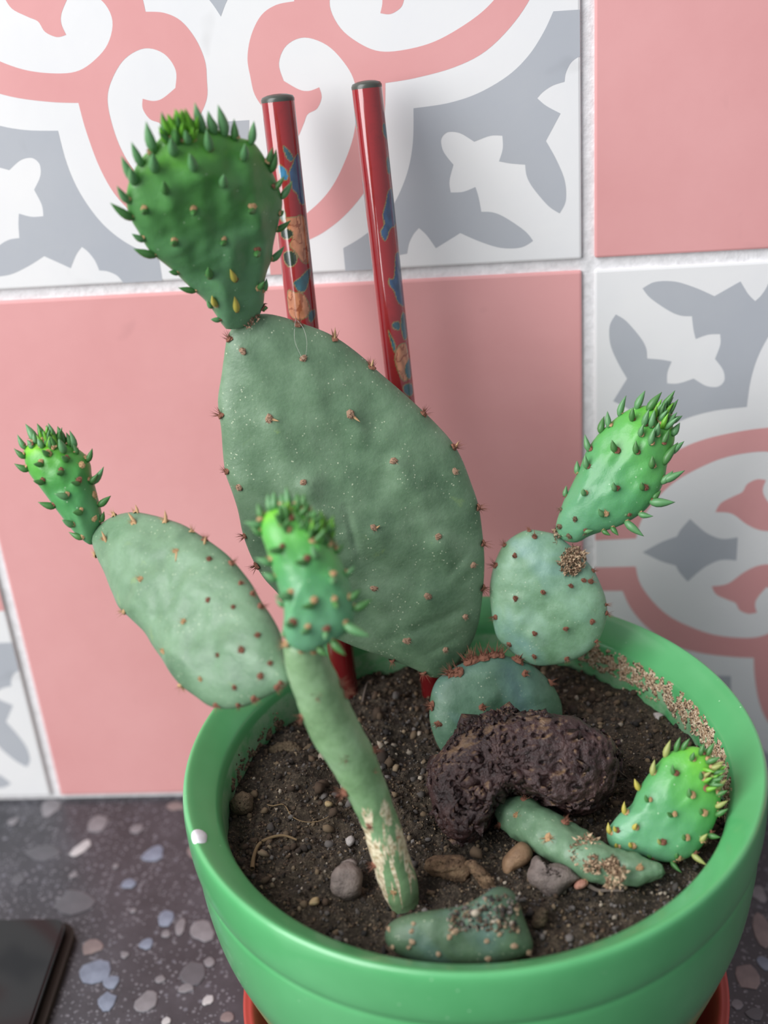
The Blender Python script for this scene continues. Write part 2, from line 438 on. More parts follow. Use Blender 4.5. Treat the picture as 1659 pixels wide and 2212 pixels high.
pot = empty('flower_pot', PC + Vector((0, 0, .0034)))
PZ = .0034
prof = [(.001, .010), (.042, .010), (.0535, .020), (.0605, .04), (.0665, .065), (.0668, .082), (.0664, .092), (.0669, .0966), (.0677, .0990), (.0690, .1004), (.0718, .1026), (.0742, .1043), (.0754, .1046), (.0762, .1034), (.0765, .1000), (.0764, .0940), (.0759, .0898), (.0750, .0876), (.0752, .0852), (.0749, .077), (.0736, .066), (.0714, .0575), (.0688, .049), (.0657, .0395), (.0627, .030), (.0594, .021), (.0562, .0135), (.051, .006), (.046, .0036), (.001, .0036)]
pr = catmull([Vector((r, z, 0)) for r, z in prof], 5, False)
prl = [(p.x, p.y - PZ) for p in pr]
pm = lathe('pot_body', prl, 256)
npf = len(prl)
fattr(pm, 'inside', [1.0 if (k < 7 * 5 and prl[k][1] + PZ > .07) else 0.0 for _ in range(256) for k in range(npf)])
link('pot_body', pm, M_POT, pot)
tag(pot, 'round green glazed flower pot with rolled rim holding the cacti', 'flower pot')
# splash of white paint on the rim
def rim_point(px, py):
    r, z = .0742, .1042
    X = onz(px, py, z); return X
def blob_on_rim(px, py, sa, sb, mat, name):
    c = rim_point(px, py); a0 = math.atan2(c.y - PC.y, c.x - PC.x)
    segs = [p for p in pr if p.x > .0672 and p.y > .089 and True]
    L = [0]
    for i in range(1, len(segs)): L.append(L[-1] + (segs[i] - segs[i - 1]).length)
    i0 = min(range(len(segs)), key=lambda i: (segs[i] - Vector((.0744, .1043, 0))).length); l0 = L[i0]
    def pt(u, v, off):
        l = l0 + v
        for i in range(1, len(segs)):
            if L[i] >= l or i == len(segs) - 1:
                t = (l - L[i - 1]) / max(1e-9, L[i] - L[i - 1]); q = segs[i - 1].lerp(segs[i], max(0, min(1, t)))
                tn = (segs[i] - segs[i - 1]).normalized(); nn = Vector((-tn.y, tn.x, 0)); break
        q = q + nn * off; a = a0 + u / .0745
        return (q.x * math.cos(a), q.x * math.sin(a), q.y - PZ)
    vs = [pt(0, 0, .0004)]; n = 24; fs = []
    for ring, (f, o) in enumerate(((.5, .00036), (.85, .00025), (1, .00002))):
        for k in range(n):
            a = 2 * math.pi * k / n; w = 1 + .16 * math.sin(2 * a + 1) + (.35 * max(0, math.cos(a + 2.5)) ** 6)
            vs.append(pt(math.cos(a) * sa * f * w, math.sin(a) * sb * f * w, o))
    for k in range(n):
        fs.append((0, 1 + k, 1 + (k + 1) % n))
        for r_ in range(2): b = 1 + r_ * n; fs.append((b + k, b + n + k, b + n + (k + 1) % n, b + (k + 1) % n))
    return link(name, mesh(name, vs, fs), mat, pot)
tag(blob_on_rim(433, 1807, .0024, .0026, M_PAINT, 'paint_splash'), 'white paint splash on the rim')

SOILZ = .0862
def soil_h(x, y):
    p = Vector((x, y, 0))
    h = noise.fractal(p * 50, 1.0, 2.0, 4) * .0022 + noise.fractal(p * 190 + Vector((5, 0, 0)), .8, 2.0, 4) * .0019
    dx, dy = x - PC.x, y - PC.y
    return SOILZ + h + .002 * (dx * .4 - dy) / .067 * -1 * .3
RS = .0668
NR, NA = 110, 320
vs = [(PC.x, PC.y, soil_h(PC.x, PC.y))]; fs = []
for i in range(1, NR + 1):
    r = RS * i / NR
    for k in range(NA):
        a = 2 * math.pi * k / NA; x, y = PC.x + r * math.cos(a), PC.y + r * math.sin(a)
        vs.append((x, y, soil_h(x, y)))
for k in range(NA): fs.append((0, 1 + k, 1 + (k + 1) % NA))
for i in range(NR - 1):
    b = 1 + i * NA
    for k in range(NA): fs.append((b + k, b + NA + k, b + NA + (k + 1) % NA, b + (k + 1) % NA))
bot = len(vs)
for k in range(NA):
    a = 2 * math.pi * k / NA; vs.append((PC.x + RS * .98 * math.cos(a), PC.y + RS * .98 * math.sin(a), .07))
b = 1 + (NR - 1) * NA
for k in range(NA): fs.append((b + k, bot + k, bot + (k + 1) % NA, b + (k + 1) % NA))
fs.append(tuple(bot + k for k in range(NA))[::-1])
soil = tag(link('potting_soil', mesh('potting_soil', vs, fs), M_SOIL), 'dark crumbly potting soil filling the green pot', 'soil', kind='stuff')

ICO_V = None
def ico():
    bm = bmesh.new(); bmesh.ops.create_icosphere(bm, subdivisions=1, radius=1)
    v = np.array([q.co[:] for q in bm.verts]); f = np.array([[q.index for q in fa.verts] for fa in bm.faces]); bm.free(); return v, f
IV, IF = ico()
def grains(name, pts, sizes, cols, mat, flat=.75):
    n = len(pts); pts = np.asarray(pts); sizes = np.asarray(sizes)
    A = rng.normal(size=(n, 3, 3)); Q, _ = np.linalg.qr(A)
    sc = rng.uniform(.55, 1.15, size=(n, 1, 3)); v = IV[None] * (1 + rng.normal(0, .22, size=(n, len(IV), 1))) * sc
    v = np.einsum('nij,nkj->nki', Q, v) * sizes[:, None, None] + pts[:, None, :]
    f = (IF[None] + (np.arange(n) * len(IV))[:, None, None]).reshape(-1, 3)
    me = bpy.data.meshes.new(name); me.vertices.add(n * len(IV)); me.vertices.foreach_set('co', v.ravel())
    me.loops.add(len(f) * 3); me.loops.foreach_set('vertex_index', f.ravel())
    me.polygons.add(len(f)); me.polygons.foreach_set('loop_start', np.arange(0, len(f) * 3, 3)); me.polygons.foreach_set('loop_total', np.full(len(f), 3))
    me.update(); cattr(me, 'col', np.repeat(np.asarray(cols), len(IV), axis=0)); return me
SCOL = [S(52, 42, 34), S(74, 58, 44), S(96, 78, 60), S(116, 98, 76), S(140, 122, 98), S(84, 78, 74), S(110, 104, 100), S(42, 38, 36), S(164, 152, 136)]
WB = [.2, .22, .18, .12, .06, .07, .05, .08, .02]         # brown loam
WG = [.08, .08, .08, .08, .08, .2, .22, .12, .06]         # greyer, grittier patches
pts, sz, cl = [], [], []
def greyness(x, y):
    g = 0
    for (px, py, r) in ((1300, 1990, .019), (1450, 1910, .014), (880, 1600, .012), (800, 1850, .012), (1150, 1960, .010)):
        q = GP[(px, py)]; g = max(g, math.exp(-((x - q.x) ** 2 + (y - q.y) ** 2) / r ** 2))
    return g
GP = {(px, py): onz(px, py, SOILZ) for px, py in ((1300, 1990), (1450, 1910), (880, 1600), (800, 1850), (1150, 1960))}
for k in range(9500):
    r = RS * math.sqrt(random.random()) * .995; a = random.random() * 6.2832
    x, y = PC.x + r * math.cos(a), PC.y + r * math.sin(a)
    s = min(.0021, .00022 * math.exp(abs(random.gauss(0, .68)))); g = greyness(x, y)
    pts.append((x, y, soil_h(x, y) + s * .35)); sz.append(s)
    c = SCOL[random.choices(range(9), WG if random.random() < g * 1.3 else WB)[0]]
    kk = random.uniform(.5, .95); cl.append(tuple(v * kk for v in c[:3]) + (1,))
tag(link('soil_crumbs', grains('soil_crumbs', pts, sz, cl, M_CRUMB), M_CRUMB, smooth=False), 'loose crumbs of soil and grit strewn over the potting soil', 'soil', kind='stuff')

# dry mineral crust and soil clinging to the inside of the pot
pts, sz, cl = [], [], []
def wall_r(z):
    return float(np.interp(z, [.07, .082, .092, .0966, .099, .1004], [.0669, .0668, .0664, .0669, .0677, .069]))
def angle_of(px, py, z=.093):
    X = onz(px, py, z); return math.atan2(X.y - PC.y, X.x - PC.x)
A0, A1 = angle_of(1610, 1760), angle_of(1230, 1440)
for k in range(16000):
    t = random.random(); a = A0 + (A1 - A0) * t
    zc = .0945 + .0025 * noise.noise(Vector((a * 9, 0, 3))); z = random.gauss(zc, .0026)
    d = noise.fractal(Vector((a * 26, z * 500, 1)), .8, 2, 3)
    if d < -.30 + .32 * abs(z - zc) / .003 or z > .0985 or z < .087: continue
    s = random.uniform(.00018, .0005); r = wall_r(z) - s * .2
    pts.append((r * math.cos(a), r * math.sin(a), z - PZ)); sz.append(s)
    c = random.choice((S(190, 168, 140), S(206, 190, 164), S(168, 142, 114), S(150, 122, 94), S(84, 66, 50)))
    cl.append(c)
A2, A3 = angle_of(640, 1540), angle_of(500, 1690)
for k in range(900):                         # darker soil smears on the left
    a = A2 + (A3 - A2) * random.random(); z = .0872 + abs(random.gauss(0, .002))
    if noise.noise(Vector((a * 22, z * 300, 7))) < .0: continue
    s = random.uniform(.0002, .0006); r = wall_r(z) - s * .2
    pts.append((r * math.cos(a), r * math.sin(a), z - PZ)); sz.append(s); cl.append(random.choice((S(96, 80, 62), S(74, 60, 46), S(124, 108, 84))))
cr_ = link('mineral_crust', grains('mineral_crust', pts, sz, cl, M_CRUMB), M_CRUMB, pot, smooth=False)
tag(cr_, 'tan mineral crust clinging to the inside wall', kind='stuff')

# ------------------------------------------------------------------ pads
def leaf_mesh(bend, seed):
    vs, fs = [], []; n = 8
    prof = [(0, .07), (.1, .125), (.28, .165), (.48, .155), (.68, .11), (.85, .055), (1.0, .004)]
    for t, r in prof:
        bx = bend * t * t
        for k in range(n):
            a = 2 * math.pi * k / n; fl = .8 if math.cos(a) > 0 else 1
            vs.append((r * math.cos(a) * fl + bx, r * math.sin(a), t))
    for i in range(len(prof) - 1):
        for k in range(n): fs.append((i * n + k, i * n + (k + 1) % n, (i + 1) * n + (k + 1) % n, (i + 1) * n + k))
    fs.append(tuple(range(n))[::-1]); fs.append(tuple((len(prof) - 1) * n + k for k in range(n)))
    return vs, fs
LEAVES = {}
def leaf_me(mat):
    key = (mat.name, random.randrange(3))
    if key not in LEAVES:
        me = mesh('leaf', *leaf_mesh((.05, .12, .2)[key[1]], 0)); me.materials.append(mat)
        me.polygons.foreach_set('use_smooth', [True] * len(me.polygons)); LEAVES[key] = me
    return LEAVES[key]
AREOLES = {}
def areole_me(mat, spiky):
    key = (mat.name, spiky, random.randrange(4))
    if key not in AREOLES:
        rd = random.Random(key[2] * 7 + int(spiky * 10)); vs, fs = [], []
        n = 9; rings = ((1, -.25), (1.0, .1), (.75, .45), (.35, .62))
        for r, z in rings:
            for k in range(n):
                a = 2 * math.pi * k / n; j = rd.uniform(.75, 1.25); vs.append((r * j * math.cos(a), r * j * math.sin(a), z * rd.uniform(.8, 1.2)))
        for i in range(3):
            for k in range(n): fs.append((i * n + k, i * n + (k + 1) % n, (i + 1) * n + (k + 1) % n, (i + 1) * n + k))
        fs.append(tuple(3 * n + k for k in range(n)))
        for s in range(14):
            a = rd.uniform(0, 6.28); tl = rd.uniform(.1, .95); L = rd.uniform(.8, 1.5) * (1 + spiky)
            d = Vector((math.cos(a) * math.sin(tl), math.sin(a) * math.sin(tl), math.cos(tl)))
            b = Vector((math.cos(a) * .55 * rd.random(), math.sin(a) * .55 * rd.random(), .25))
            e = d.orthogonal().normalized() * .11; e2 = d.cross(e); i0 = len(vs)
            vs += [b + e, b - e * .5 + e2 * .87, b - e * .5 - e2 * .87, b + d * L]
            fs += [(i0, i0 + 1, i0 + 3), (i0 + 1, i0 + 2, i0 + 3), (i0 + 2, i0, i0 + 3)]
        me = mesh('areole', vs, fs); me.materials.append(mat); AREOLES[key] = me
    return AREOLES[key]

class Pad:
    def __init__(s, root, name, outline, p0, n, T, mat, axis, bumps=(), amp=.0004, bsig=.0018, elong=1.0, wob=.0006, bend=0, N=150, K=26, pw=2.4, ctr=None, wscale=70, creases=()):
        s.root = root; s.L = Vector(root.location); s.n = Vector(n).normalized(); s.p0 = p0; s.T = T; s.pw = pw
        a0, a1 = onplane(*axis[0], p0, s.n), onplane(*axis[1], p0, s.n)
        s.v = (a1 - a0).normalized(); s.u = s.v.cross(s.n).normalized()
        s.loc = lambda X: Vector(((X - p0).dot(s.u), (X - p0).dot(s.v)))
        sm = [s.loc(onplane(q[0], q[1], p0, s.n)) for q in outline]
        sm = [Vector((q.x, q.y)) for q in catmull([Vector((q.x, q.y, 0)) for q in sm], 8)]
        if ctr: s.c = s.loc(onplane(ctr[0], ctr[1], p0, s.n))
        else: s.c = sum(sm, Vector((0, 0))) / len(sm)
        an = np.array([math.atan2(q.y - s.c.y, q.x - s.c.x) for q in sm]); rr = np.array([(q - s.c).length for q in sm])
        o = np.argsort(an); an, rr = an[o], rr[o]
        s.an = np.concatenate([an - 2 * math.pi, an, an + 2 * math.pi]); s.rr = np.tile(rr, 3)
        s.A0, s.A1 = s.loc(a0).y, s.loc(a1).y
        s.bend = bend; s.B = [s.loc(onplane(b[0], b[1], p0, s.n)) for b in bumps]; s.amp, s.bsig, s.el = amp, bsig, elong
        vs, gr = [], []; seed = random.random() * 50
        s.CR = [(s.loc(onplane(*a, p0, s.n)), s.loc(onplane(*b, p0, s.n))) for a, b in creases]
        def disp(q, side):
            w = wob * noise.fractal(Vector((q.x * wscale + seed, q.y * wscale, side)), .8, 2, 3)
            if side > 0 and amp:
                for b in s.B:
                    dx = (q.x - b.x) / bsig; dy = (q.y - b.y) / bsig
                    if dy < 0: dy /= elong
                    d2 = dx * dx + dy * dy
                    if d2 < 9: w += amp * math.exp(-d2)
            if side > 0:
                for a, b in s.CR:
                    e = b - a; tt = max(0, min(1, (q - a).dot(e) / e.dot(e))); dd = (q - a - e * tt).length / .0011
                    if dd < 3: w -= .0008 * math.exp(-dd * dd) * math.sin(math.pi * max(.12, min(.88, tt)))
            return w
        s.disp = disp
        rad = [math.sin(k / K * math.pi / 2) for k in range(K + 1)]
        for side in (1, -1):
            for k in range(1, K + (1 if side > 0 else 0)):
                for i in range(N):
                    th = 2 * math.pi * i / N - math.pi; R = float(np.interp(th, s.an, s.rr)); r = rad[k]
                    q = s.c + Vector((math.cos(th), math.sin(th))) * R * r
                    h = side * s.prof(r) + (disp(q, side) * min(1, 2.2 * (1 - r) + .08) * side)
                    vs.append(s.world(q, h)); gr.append(s.grow(q))
            vs.append(s.world(s.c, side * (T + disp(s.c, side)))); gr.append(s.grow(s.c))
        fs = []
        nf = K * N; cF = nf; base = nf + 1; nb = (K - 1) * N; cB = base + nb
        for i in range(N):
            j = (i + 1) % N
            fs.append((cF, i, j)); fs.append((cB, base + j, base + i))
            for k in range(K - 1): fs.append((k * N + i, (k + 1) * N + i, (k + 1) * N + j, k * N + j))
            for k in range(K - 2): fs.append((base + k * N + j, base + (k + 1) * N + j, base + (k + 1) * N + i, base + k * N + i))
            fs.append(((K - 1) * N + j, (K - 1) * N + i, base + (K - 2) * N + i, base + (K - 2) * N + j))
        me = mesh(name, [v - s.L for v in vs], fs); fattr(me, 'grow', gr)
        bm = bmesh.new(); bm.from_mesh(me); bmesh.ops.recalc_face_normals(bm, faces=bm.faces); bm.to_mesh(me); bm.free()
        s.o = link(name, me, mat, root)
    def prof(s, r): return s.T * math.sqrt(max(0, 1 - r ** s.pw))
    def world(s, q, h):
        t = (q.y - s.A0) / (s.A1 - s.A0)
        return s.p0 + s.u * q.x + s.v * q.y + s.n * (h + s.bend * t * t)
    def grow(s, q): return max(0, min(1, (q.y - s.A0) / (s.A1 - s.A0)))
    def rad(s, q):
        d = q - s.c; return d.length / float(np.interp(math.atan2(d.y, d.x), s.an, s.rr))
    def surf(s, px, py):
        h = s.T
        for _ in range(6):
            X = onplane(px, py, s.p0 + s.n * h, s.n); q = s.loc(X); 
            r = s.rad(q); t = (q.y - s.A0) / (s.A1 - s.A0); h = s.prof(min(r, 1)) + s.bend * t * t
        d = (q - s.c); ra = (s.u * d.x + s.v * d.y).normalized()
        if r > .985: q = s.c + d * (.985 / r); rc = .985
        else: rc = r
        X = s.world(q, s.prof(rc) + s.disp(q, 1) * min(1, 2.2 * (1 - rc) + .08)); k = max(0, min(1, (rc - .72) / .28)) ** 1.5
        return X, (s.n * (1 - k) + ra * k).normalized(), r
    def areole(s, px, py, size=.0009, mat=None, spiky=.2):
        X, nn, r = s.surf(px, py)
        o = link('areole', areole_me(mat or M_ARE, spiky), None, s.o, smooth=False)
        o.location = X - s.L; o.rotation_mode = 'QUATERNION'
        o.rotation_quaternion = nn.to_track_quat('Z', 'Y') @ Quaternion((0, 0, 1), random.random() * 6.28)
        k = size * random.uniform(.85, 1.2); o.scale = (k, k * random.uniform(.7, 1), k); return o
    def leaf(s, b, t, mat, w=1.0, lift=None, tuft=True):
        X, nn, r = s.surf(*b)
        pl = (Vector(b) - Vector(t)).length
        if lift is None: lift = .0024 if r < .8 else .0006
        h = (X - s.p0).dot(s.n)
        Tp = onplane(t[0], t[1], s.p0 + s.n * (h + lift), s.n)
        X = X - nn * .0003
        d = Tp - X; L = max(d.length, .0012)
        o = link('leaf', leaf_me(mat), None, s.o)
        o.location = X - s.L; o.rotation_mode = 'QUATERNION'
        q = d.to_track_quat('Z', 'Y')
        xa = q @ Vector((1, 0, 0)); want = (s.v - d.normalized() * s.v.dot(d.normalized()))
        ang = 0
        if want.length > 1e-6:
            want.normalize(); ang = math.atan2(d.normalized().dot(xa.cross(want)), xa.dot(want)) 
        o.rotation_quaternion = q @ Quaternion((0, 0, 1), ang + random.uniform(-.5, .5))
        ww = (.0030 + .70 * L) * w * random.uniform(.9, 1.12)
        o.scale = (ww, ww, L)
        if tuft:
            up = s.v * .0007
            a = link('areole', areole_me(M_ARET if random.random() < .7 else M_ARER, .0), None, s.o, smooth=False)
            a.location = X - s.L + up + nn * .0004; a.rotation_mode = 'QUATERNION'
            a.rotation_quaternion = (nn + s.v * .5).to_track_quat('Z', 'Y'); k = .00078 * random.uniform(.8, 1.25); a.scale = (k, k, k)
        return o
    def cluster(s, reg, n, dirpx, mats, lpx=(30, 55), spread=.5, lift=(.0005, .003)):
        for _ in range(n):
            a = random.random() * 6.28; r = math.sqrt(random.random())
            b = (reg[0] + math.cos(a) * r * reg[2], reg[1] + math.sin(a) * r * reg[3])
            an = math.atan2(dirpx[1], dirpx[0]) + random.gauss(0, spread); L = random.uniform(*lpx)
            s.leaf(b, (b[0] + L * math.cos(an), b[1] + L * math.sin(an)), random.choice(mats), .72, random.uniform(*lift), random.random() < .35)

def tube(root, name, path, rads, mat, seg=40, flat=1.0, flatdir=None, wob=.0003, per=8, attr=None):
    P3 = catmull(path, per, False); R3 = [v.x for v in catmull([Vector((r, 0, 0)) for r in rads], per, False)]
    L = Vector(root.location); vs, fs, at_ = [], [], []; n = len(P3)
    ref = flatdir or Vector((0, -1, 0))
    seq = [(0, .0)] 
    for i in range(n):
        t = (P3[min(i + 1, n - 1)] - P3[max(i - 1, 0)]).normalized()
        e1 = (ref - t * ref.dot(t)).normalized(); e2 = t.cross(e1)
        for k in range(seg):
            a = 2 * math.pi * k / seg; d = e1 * math.cos(a) * flat + e2 * math.sin(a)
            p = P3[i] + d * R3[i]; p += d * wob * noise.fractal(p * 160, .8, 2, 3)
            vs.append(p - L); at_.append(i / (n - 1))
    for i in range(n - 1):
        for k in range(seg): fs.append((i * seg + k, i * seg + (k + 1) % seg, (i + 1) * seg + (k + 1) % seg, (i + 1) * seg + k))
    for i, sgn in ((0, -1), (n - 1, 1)):
        t = (P3[min(i + 1, n - 1)] - P3[max(i - 1, 0)]).normalized(); c = len(vs)
        vs.append(P3[i] + t * sgn * R3[i] * .5 - L); at_.append(i / (n - 1))
        for k in range(seg):
            q = (i * seg + k, i * seg + (k + 1) % seg, c); fs.append(q if sgn > 0 else q[::-1])
    me = mesh(name, vs, fs)
    if attr: fattr(me, attr[0], [attr[1](a) for a in at_])
    bm = bmesh.new(); bm.from_mesh(me); bmesh.ops.recalc_face_normals(bm, faces=bm.faces); bm.to_mesh(me); bm.free()
    return link(name, me, mat, root), P3, R3
def tube_areole(o, root, P3, R3, px, py, size, mat, spiky):
    """areole on the camera side of a tube, under the given pixel"""
    best = None
    d = ray(px, py)
    for p, r in zip(P3, R3):
        t = d.dot(p - CAMLOC) / d.dot(d); q = CAMLOC + d * t; e = (q - p).length
        if best is None or e - r < best[0]: best = (e - r, p, r, q)
    _, p, r, q = best; off = q - p; e = min(off.length, r * .97)
    side = off.normalized() if off.length > 1e-6 else Vector((1, 0, 0)); back = -d.normalized()
    nn = (side * e + back * math.sqrt(max(0, r * r - e * e))).normalized()
    a = link('areole', areole_me(mat, spiky), None, o, smooth=False)
    a.location = p + nn * r - Vector(root.location); a.rotation_mode = 'QUATERNION'; a.rotation_quaternion = nn.to_track_quat('Z', 'Y')
    a.scale = (size, size, size)
def flakes(name, parent, L, centre, nn, rad, n, mat, up=.0012):
    """a frayed tuft of dry corky flakes"""
    u = nn.orthogonal().normalized(); v = nn.cross(u); vs, fs = [], []
    for _ in range(n):
        a = random.random() * 6.28; r = math.sqrt(random.random()); c = centre + (u * math.cos(a) * rad[0] + v * math.sin(a) * rad[1]) * r + nn * up * random.random() * (1 - r * .7)
        d = Vector((random.gauss(0, 1), random.gauss(0, 1), random.gauss(0, 1))).normalized(); d = (d + nn * .6).normalized()
        e = d.orthogonal().normalized(); f = d.cross(e); l = random.uniform(.0006, .0018); w = random.uniform(.00015, .00035); i = len(vs)
        vs += [c - L + e * w, c - L - e * w, c - L + d * l * .5 - e * w + f * w, c - L + d * l * .5 + e * w + f * w, c - L + d * l, c - L + f * w * .6]
        fs += [(i, i + 1, i + 2, i + 3), (i + 3, i + 2, i + 4), (i + 1, i + 5, i + 2), (i + 5, i, i + 3)]
    return link(name, mesh(name, vs, fs), mat, parent, smooth=False)

# crops the outlines were measured in
cA = ((440, 640), 2.5136); cT = ((220, 200), 3.318); cL = ((0, 880), 2.5136); cM = ((500, 1030), 3.95)
cR = ((880, 820), 2.6758); cS = ((400, 1300), 2.765); cC = ((880, 1480), 2.1297)

# ================================================================== plant A: tall one
rootA = empty('prickly_pear', onz(1090, 1590, SOILZ))
tag(rootA, 'tallest prickly pear, huge dusty pad topped by a spiny young pad, behind the rock', 'cactus', 'prickly pears in the green pot')
areB = cr(*cR, [(250, 1700), (330, 1600), (400, 1600), (470, 1585), (540, 1560), (630, 1620), (680, 1700), (870, 1730), (110, 1880), (430, 1890), (180, 1990)])
outB = cr(*cR, [(130, 1900), (140, 1810), (175, 1735), (235, 1690), (320, 1640), (420, 1602), (520, 1585), (620, 1612), (700, 1640), (765, 1685), (822, 1745), (862, 1805), (892, 1890), (885, 1990), (830, 2080), (640, 2150), (420, 2190), (250, 2200), (185, 2130), (150, 2050), (130, 1970)])
pB = at(1080, 1560, .394)
padB = Pad(rootA, 'pad', outB, pB, (.22, -.85, .38), .0062, M_PADBASE, ((1080, 1640), (1075, 1420)), areB, wob=.0012)
bigout = cr(*cA, [(130, 215), (110, 330), (95, 440), (78, 545), (80, 620), (95, 720), (104, 850), (118, 960), (150, 1050), (185, 1160), (210, 1280), (240, 1370), (282, 1460), (335, 1540), (400, 1610), (470, 1700), (570, 1790), (700, 1850), (830, 1905), (960, 1950), (1050, 1985), (1130, 2015), (1200, 2050), (1260, 2072), (1330, 2035), (1400, 1965), (1450, 1890), (1490, 1780), (1510, 1650), (1522, 1500), (1522, 1390), (1510, 1260), (1490, 1130), (1450, 1010), (1400, 880), (1340, 780), (1250, 680), (1150, 585), (1050, 495), (950, 410), (880, 345), (800, 280), (720, 225), (640, 185), (540, 150), (440, 115), (340, 95), (255, 105), (180, 150)])
bigare = cr(*cA, [(210, 295), (540, 335), (125, 210), (500, 110), (705, 195), (910, 365), (1195, 630), (95, 645), (355, 660), (795, 640), (1030, 890), (1362, 950), (540, 1000), (190, 1035), (920, 1250), (1270, 1300), (1460, 1455), (925, 1585), (1212, 1620), (1418, 1735), (1100, 1865), (1310, 1915), (220, 1300), (275, 1465), (1380, 800), (1500, 1140), (1530, 1340), (1530, 1590), (1030, 1995), (1190, 2040), (600, 1350), (650, 1600), (100, 940)])
pBig = at(962, 1440, .397)
padBig = Pad(rootA, 'pad', bigout, pBig, (.20, -.95, .20), .0064, M_PAD, ((960, 1450), (580, 690)), bigare, amp=.0013, bsig=.0034, elong=3.2, wob=.0013, N=240, K=64, pw=2.8, wscale=48, creases=(((790, 1392), (930, 1330)), ((930, 1330), (1040, 1290)), ((880, 1420), (1040, 1340)), ((930, 1450), (1020, 1390)), ((770, 1190), (740, 1080)), ((960, 1230), (1010, 1180)), ((980, 1250), (1035, 1225))))
for i, q in enumerate(bigare):
    padBig.areole(q[0], q[1], .00112, M_ARER if padBig.surf(*q)[2] > .93 else M_ARE, .9 if padBig.surf(*q)[2] > .93 else .0)
for b, t in cr(*cA, [(355, 660), (410, 680)]), cr(*cA, [(800, 640), (850, 685)]), cr(*cA, [(930, 1255), (960, 1245)]), cr(*cA, [(705, 205), (718, 172)]), cr(*cA, [(1372, 815), (1392, 790)]), cr(*cA, [(905, 365), (930, 342)]):
    padBig.leaf(b, t, M_ARER if b[1] < 700 else M_ARET, .45, .0012, False)
for q in areB: padB.areole(q[0], q[1], .0013, M_ARER, .6)
for q in cr(*cR, [(360, 1590), (430, 1560), (500, 1560), (250, 1695), (640, 1610), (340, 1610), (290, 1690)]): padB.areole(q[0], q[1], .0016, M_ARER, .8)

# young pad on top of the big pad
topout = cr(*cT, [(885, 1690), (845, 1635), (795, 1560), (730, 1480), (660, 1420), (585, 1350), (520, 1285), (440, 1220), (370, 1165), (310, 1090), (262, 1000), (213, 920), (185, 840), (177, 750), (192, 660), (220, 590), (260, 510), (310, 450), (370, 390), (430, 320), (500, 280), (580, 260), (660, 250), (750, 255), (840, 268), (920, 305), (1010, 330), (1080, 352), (1135, 415), (1185, 500), (1230, 590), (1268, 680), (1290, 770), (1280, 850), (1262, 930), (1238, 1020), (1222, 1100), (1212, 1190), (1180, 1270), (1160, 1360), (1160, 1440), (1150, 1530), (1110, 1610), (1000, 1680)])
topface = [((640, 535), (645, 450)), ((445, 705), (440, 650)), ((855, 655), (872, 595)), ((300, 835), (295, 885)), ((650, 835), (655, 885)), ((1065, 820), (1072, 885)), ((515, 1065), (515, 1110)), ((870, 1060), (870, 1105)), ((1108, 1135), (1112, 1180)), ((770, 1325), (768, 1255)), ((510, 440), (500, 330)), ((770, 410), (755, 300)), ((1010, 475), (1045, 380)), ((370, 560), (370, 440)), ((215, 640), (205, 540)), ((620, 350), (600, 305))]
toprim = [((190, 605), (125, 472)), ((250, 490), (203, 358)), ((320, 350), (285, 235)), ((335, 420), (362, 265)), ((185, 775), (80, 693)), ((185, 890), (50, 814)), ((300, 1055), (203, 1042)), ((365, 1165), (218, 1143)), ((548, 1300), (476, 1288)), ((660, 1440), (542, 1415)), ((785, 1545), (738, 1508)), ((845, 1662), (778, 1632)), ((435, 270), (428, 148)), ((720, 250), (642, 102)), ((815, 285), (738, 142)), ((800, 245), (812, 165)), ((880, 255), (854, 93)), ((965, 335), (926, 208)), ((1070, 330), (1100, 202)), ((1190, 490), (1232, 393)), ((1225, 535), (1272, 415)), ((1235, 690), (1328, 618)), ((1300, 740), (1378, 640)), ((1265, 985), (1365, 932)), ((1220, 1205), (1328, 1128)), ((1120, 1410), (1170, 1358)), ((1160, 1430), (1205, 1342)), ((1275, 880), (1310, 850)), ((1150, 1560), (1192, 1548))]
topdry = [((955, 1350), (930, 1288)), ((968, 1570), (955, 1478)), ((820, 1530), (775, 1480))]
pT = at(545, 690, depth_of(onplane(545, 690, pBig, padBig.n)) - .001)
padT = Pad(rootA, 'young_pad', topout, pT, (.46, -.87, -.16), .0048, M_YTOP, ((535, 715), (430, 275)), cr(*cT, [f[0] for f in topface]), amp=.0017, bsig=.0030, elong=2.8, wob=.0009, N=180, K=36, pw=3.0, wscale=90)
for b, t in topface: padT.leaf(*cr(*cT, [b, t]), M_LEAF if t[1] < 600 else M_LEAFD, 1.0, .0030)
for b, t in toprim: padT.leaf(*cr(*cT, [b, t]), random.choice((M_LEAF, M_LEAF, M_LEAFD)), .95)
for b, t in topdry: padT.leaf(*cr(*cT, [b, t]), M_LEAFY, .9, .002)
padT.cluster((*cr(*cT, [(545, 300)])[0], 42, 22), 30, (-.05, -1), [M_LEAFB, M_LEAFB, M_LEAFD], (18, 36), .35)
padT.cluster((*cr(*cT, [(555, 255)])[0], 36, 10), 16, (0, -1), [M_LEAFB, M_LEAFB], (22, 40), .3)
X, nn, _ = padBig.surf(555, 688)
flakes('corky_joint', padT.o, padT.L, X + Vector((0, -.001, .001)), Vector((0, -.7, .7)), (.004, .0012), 60, M_ARE)

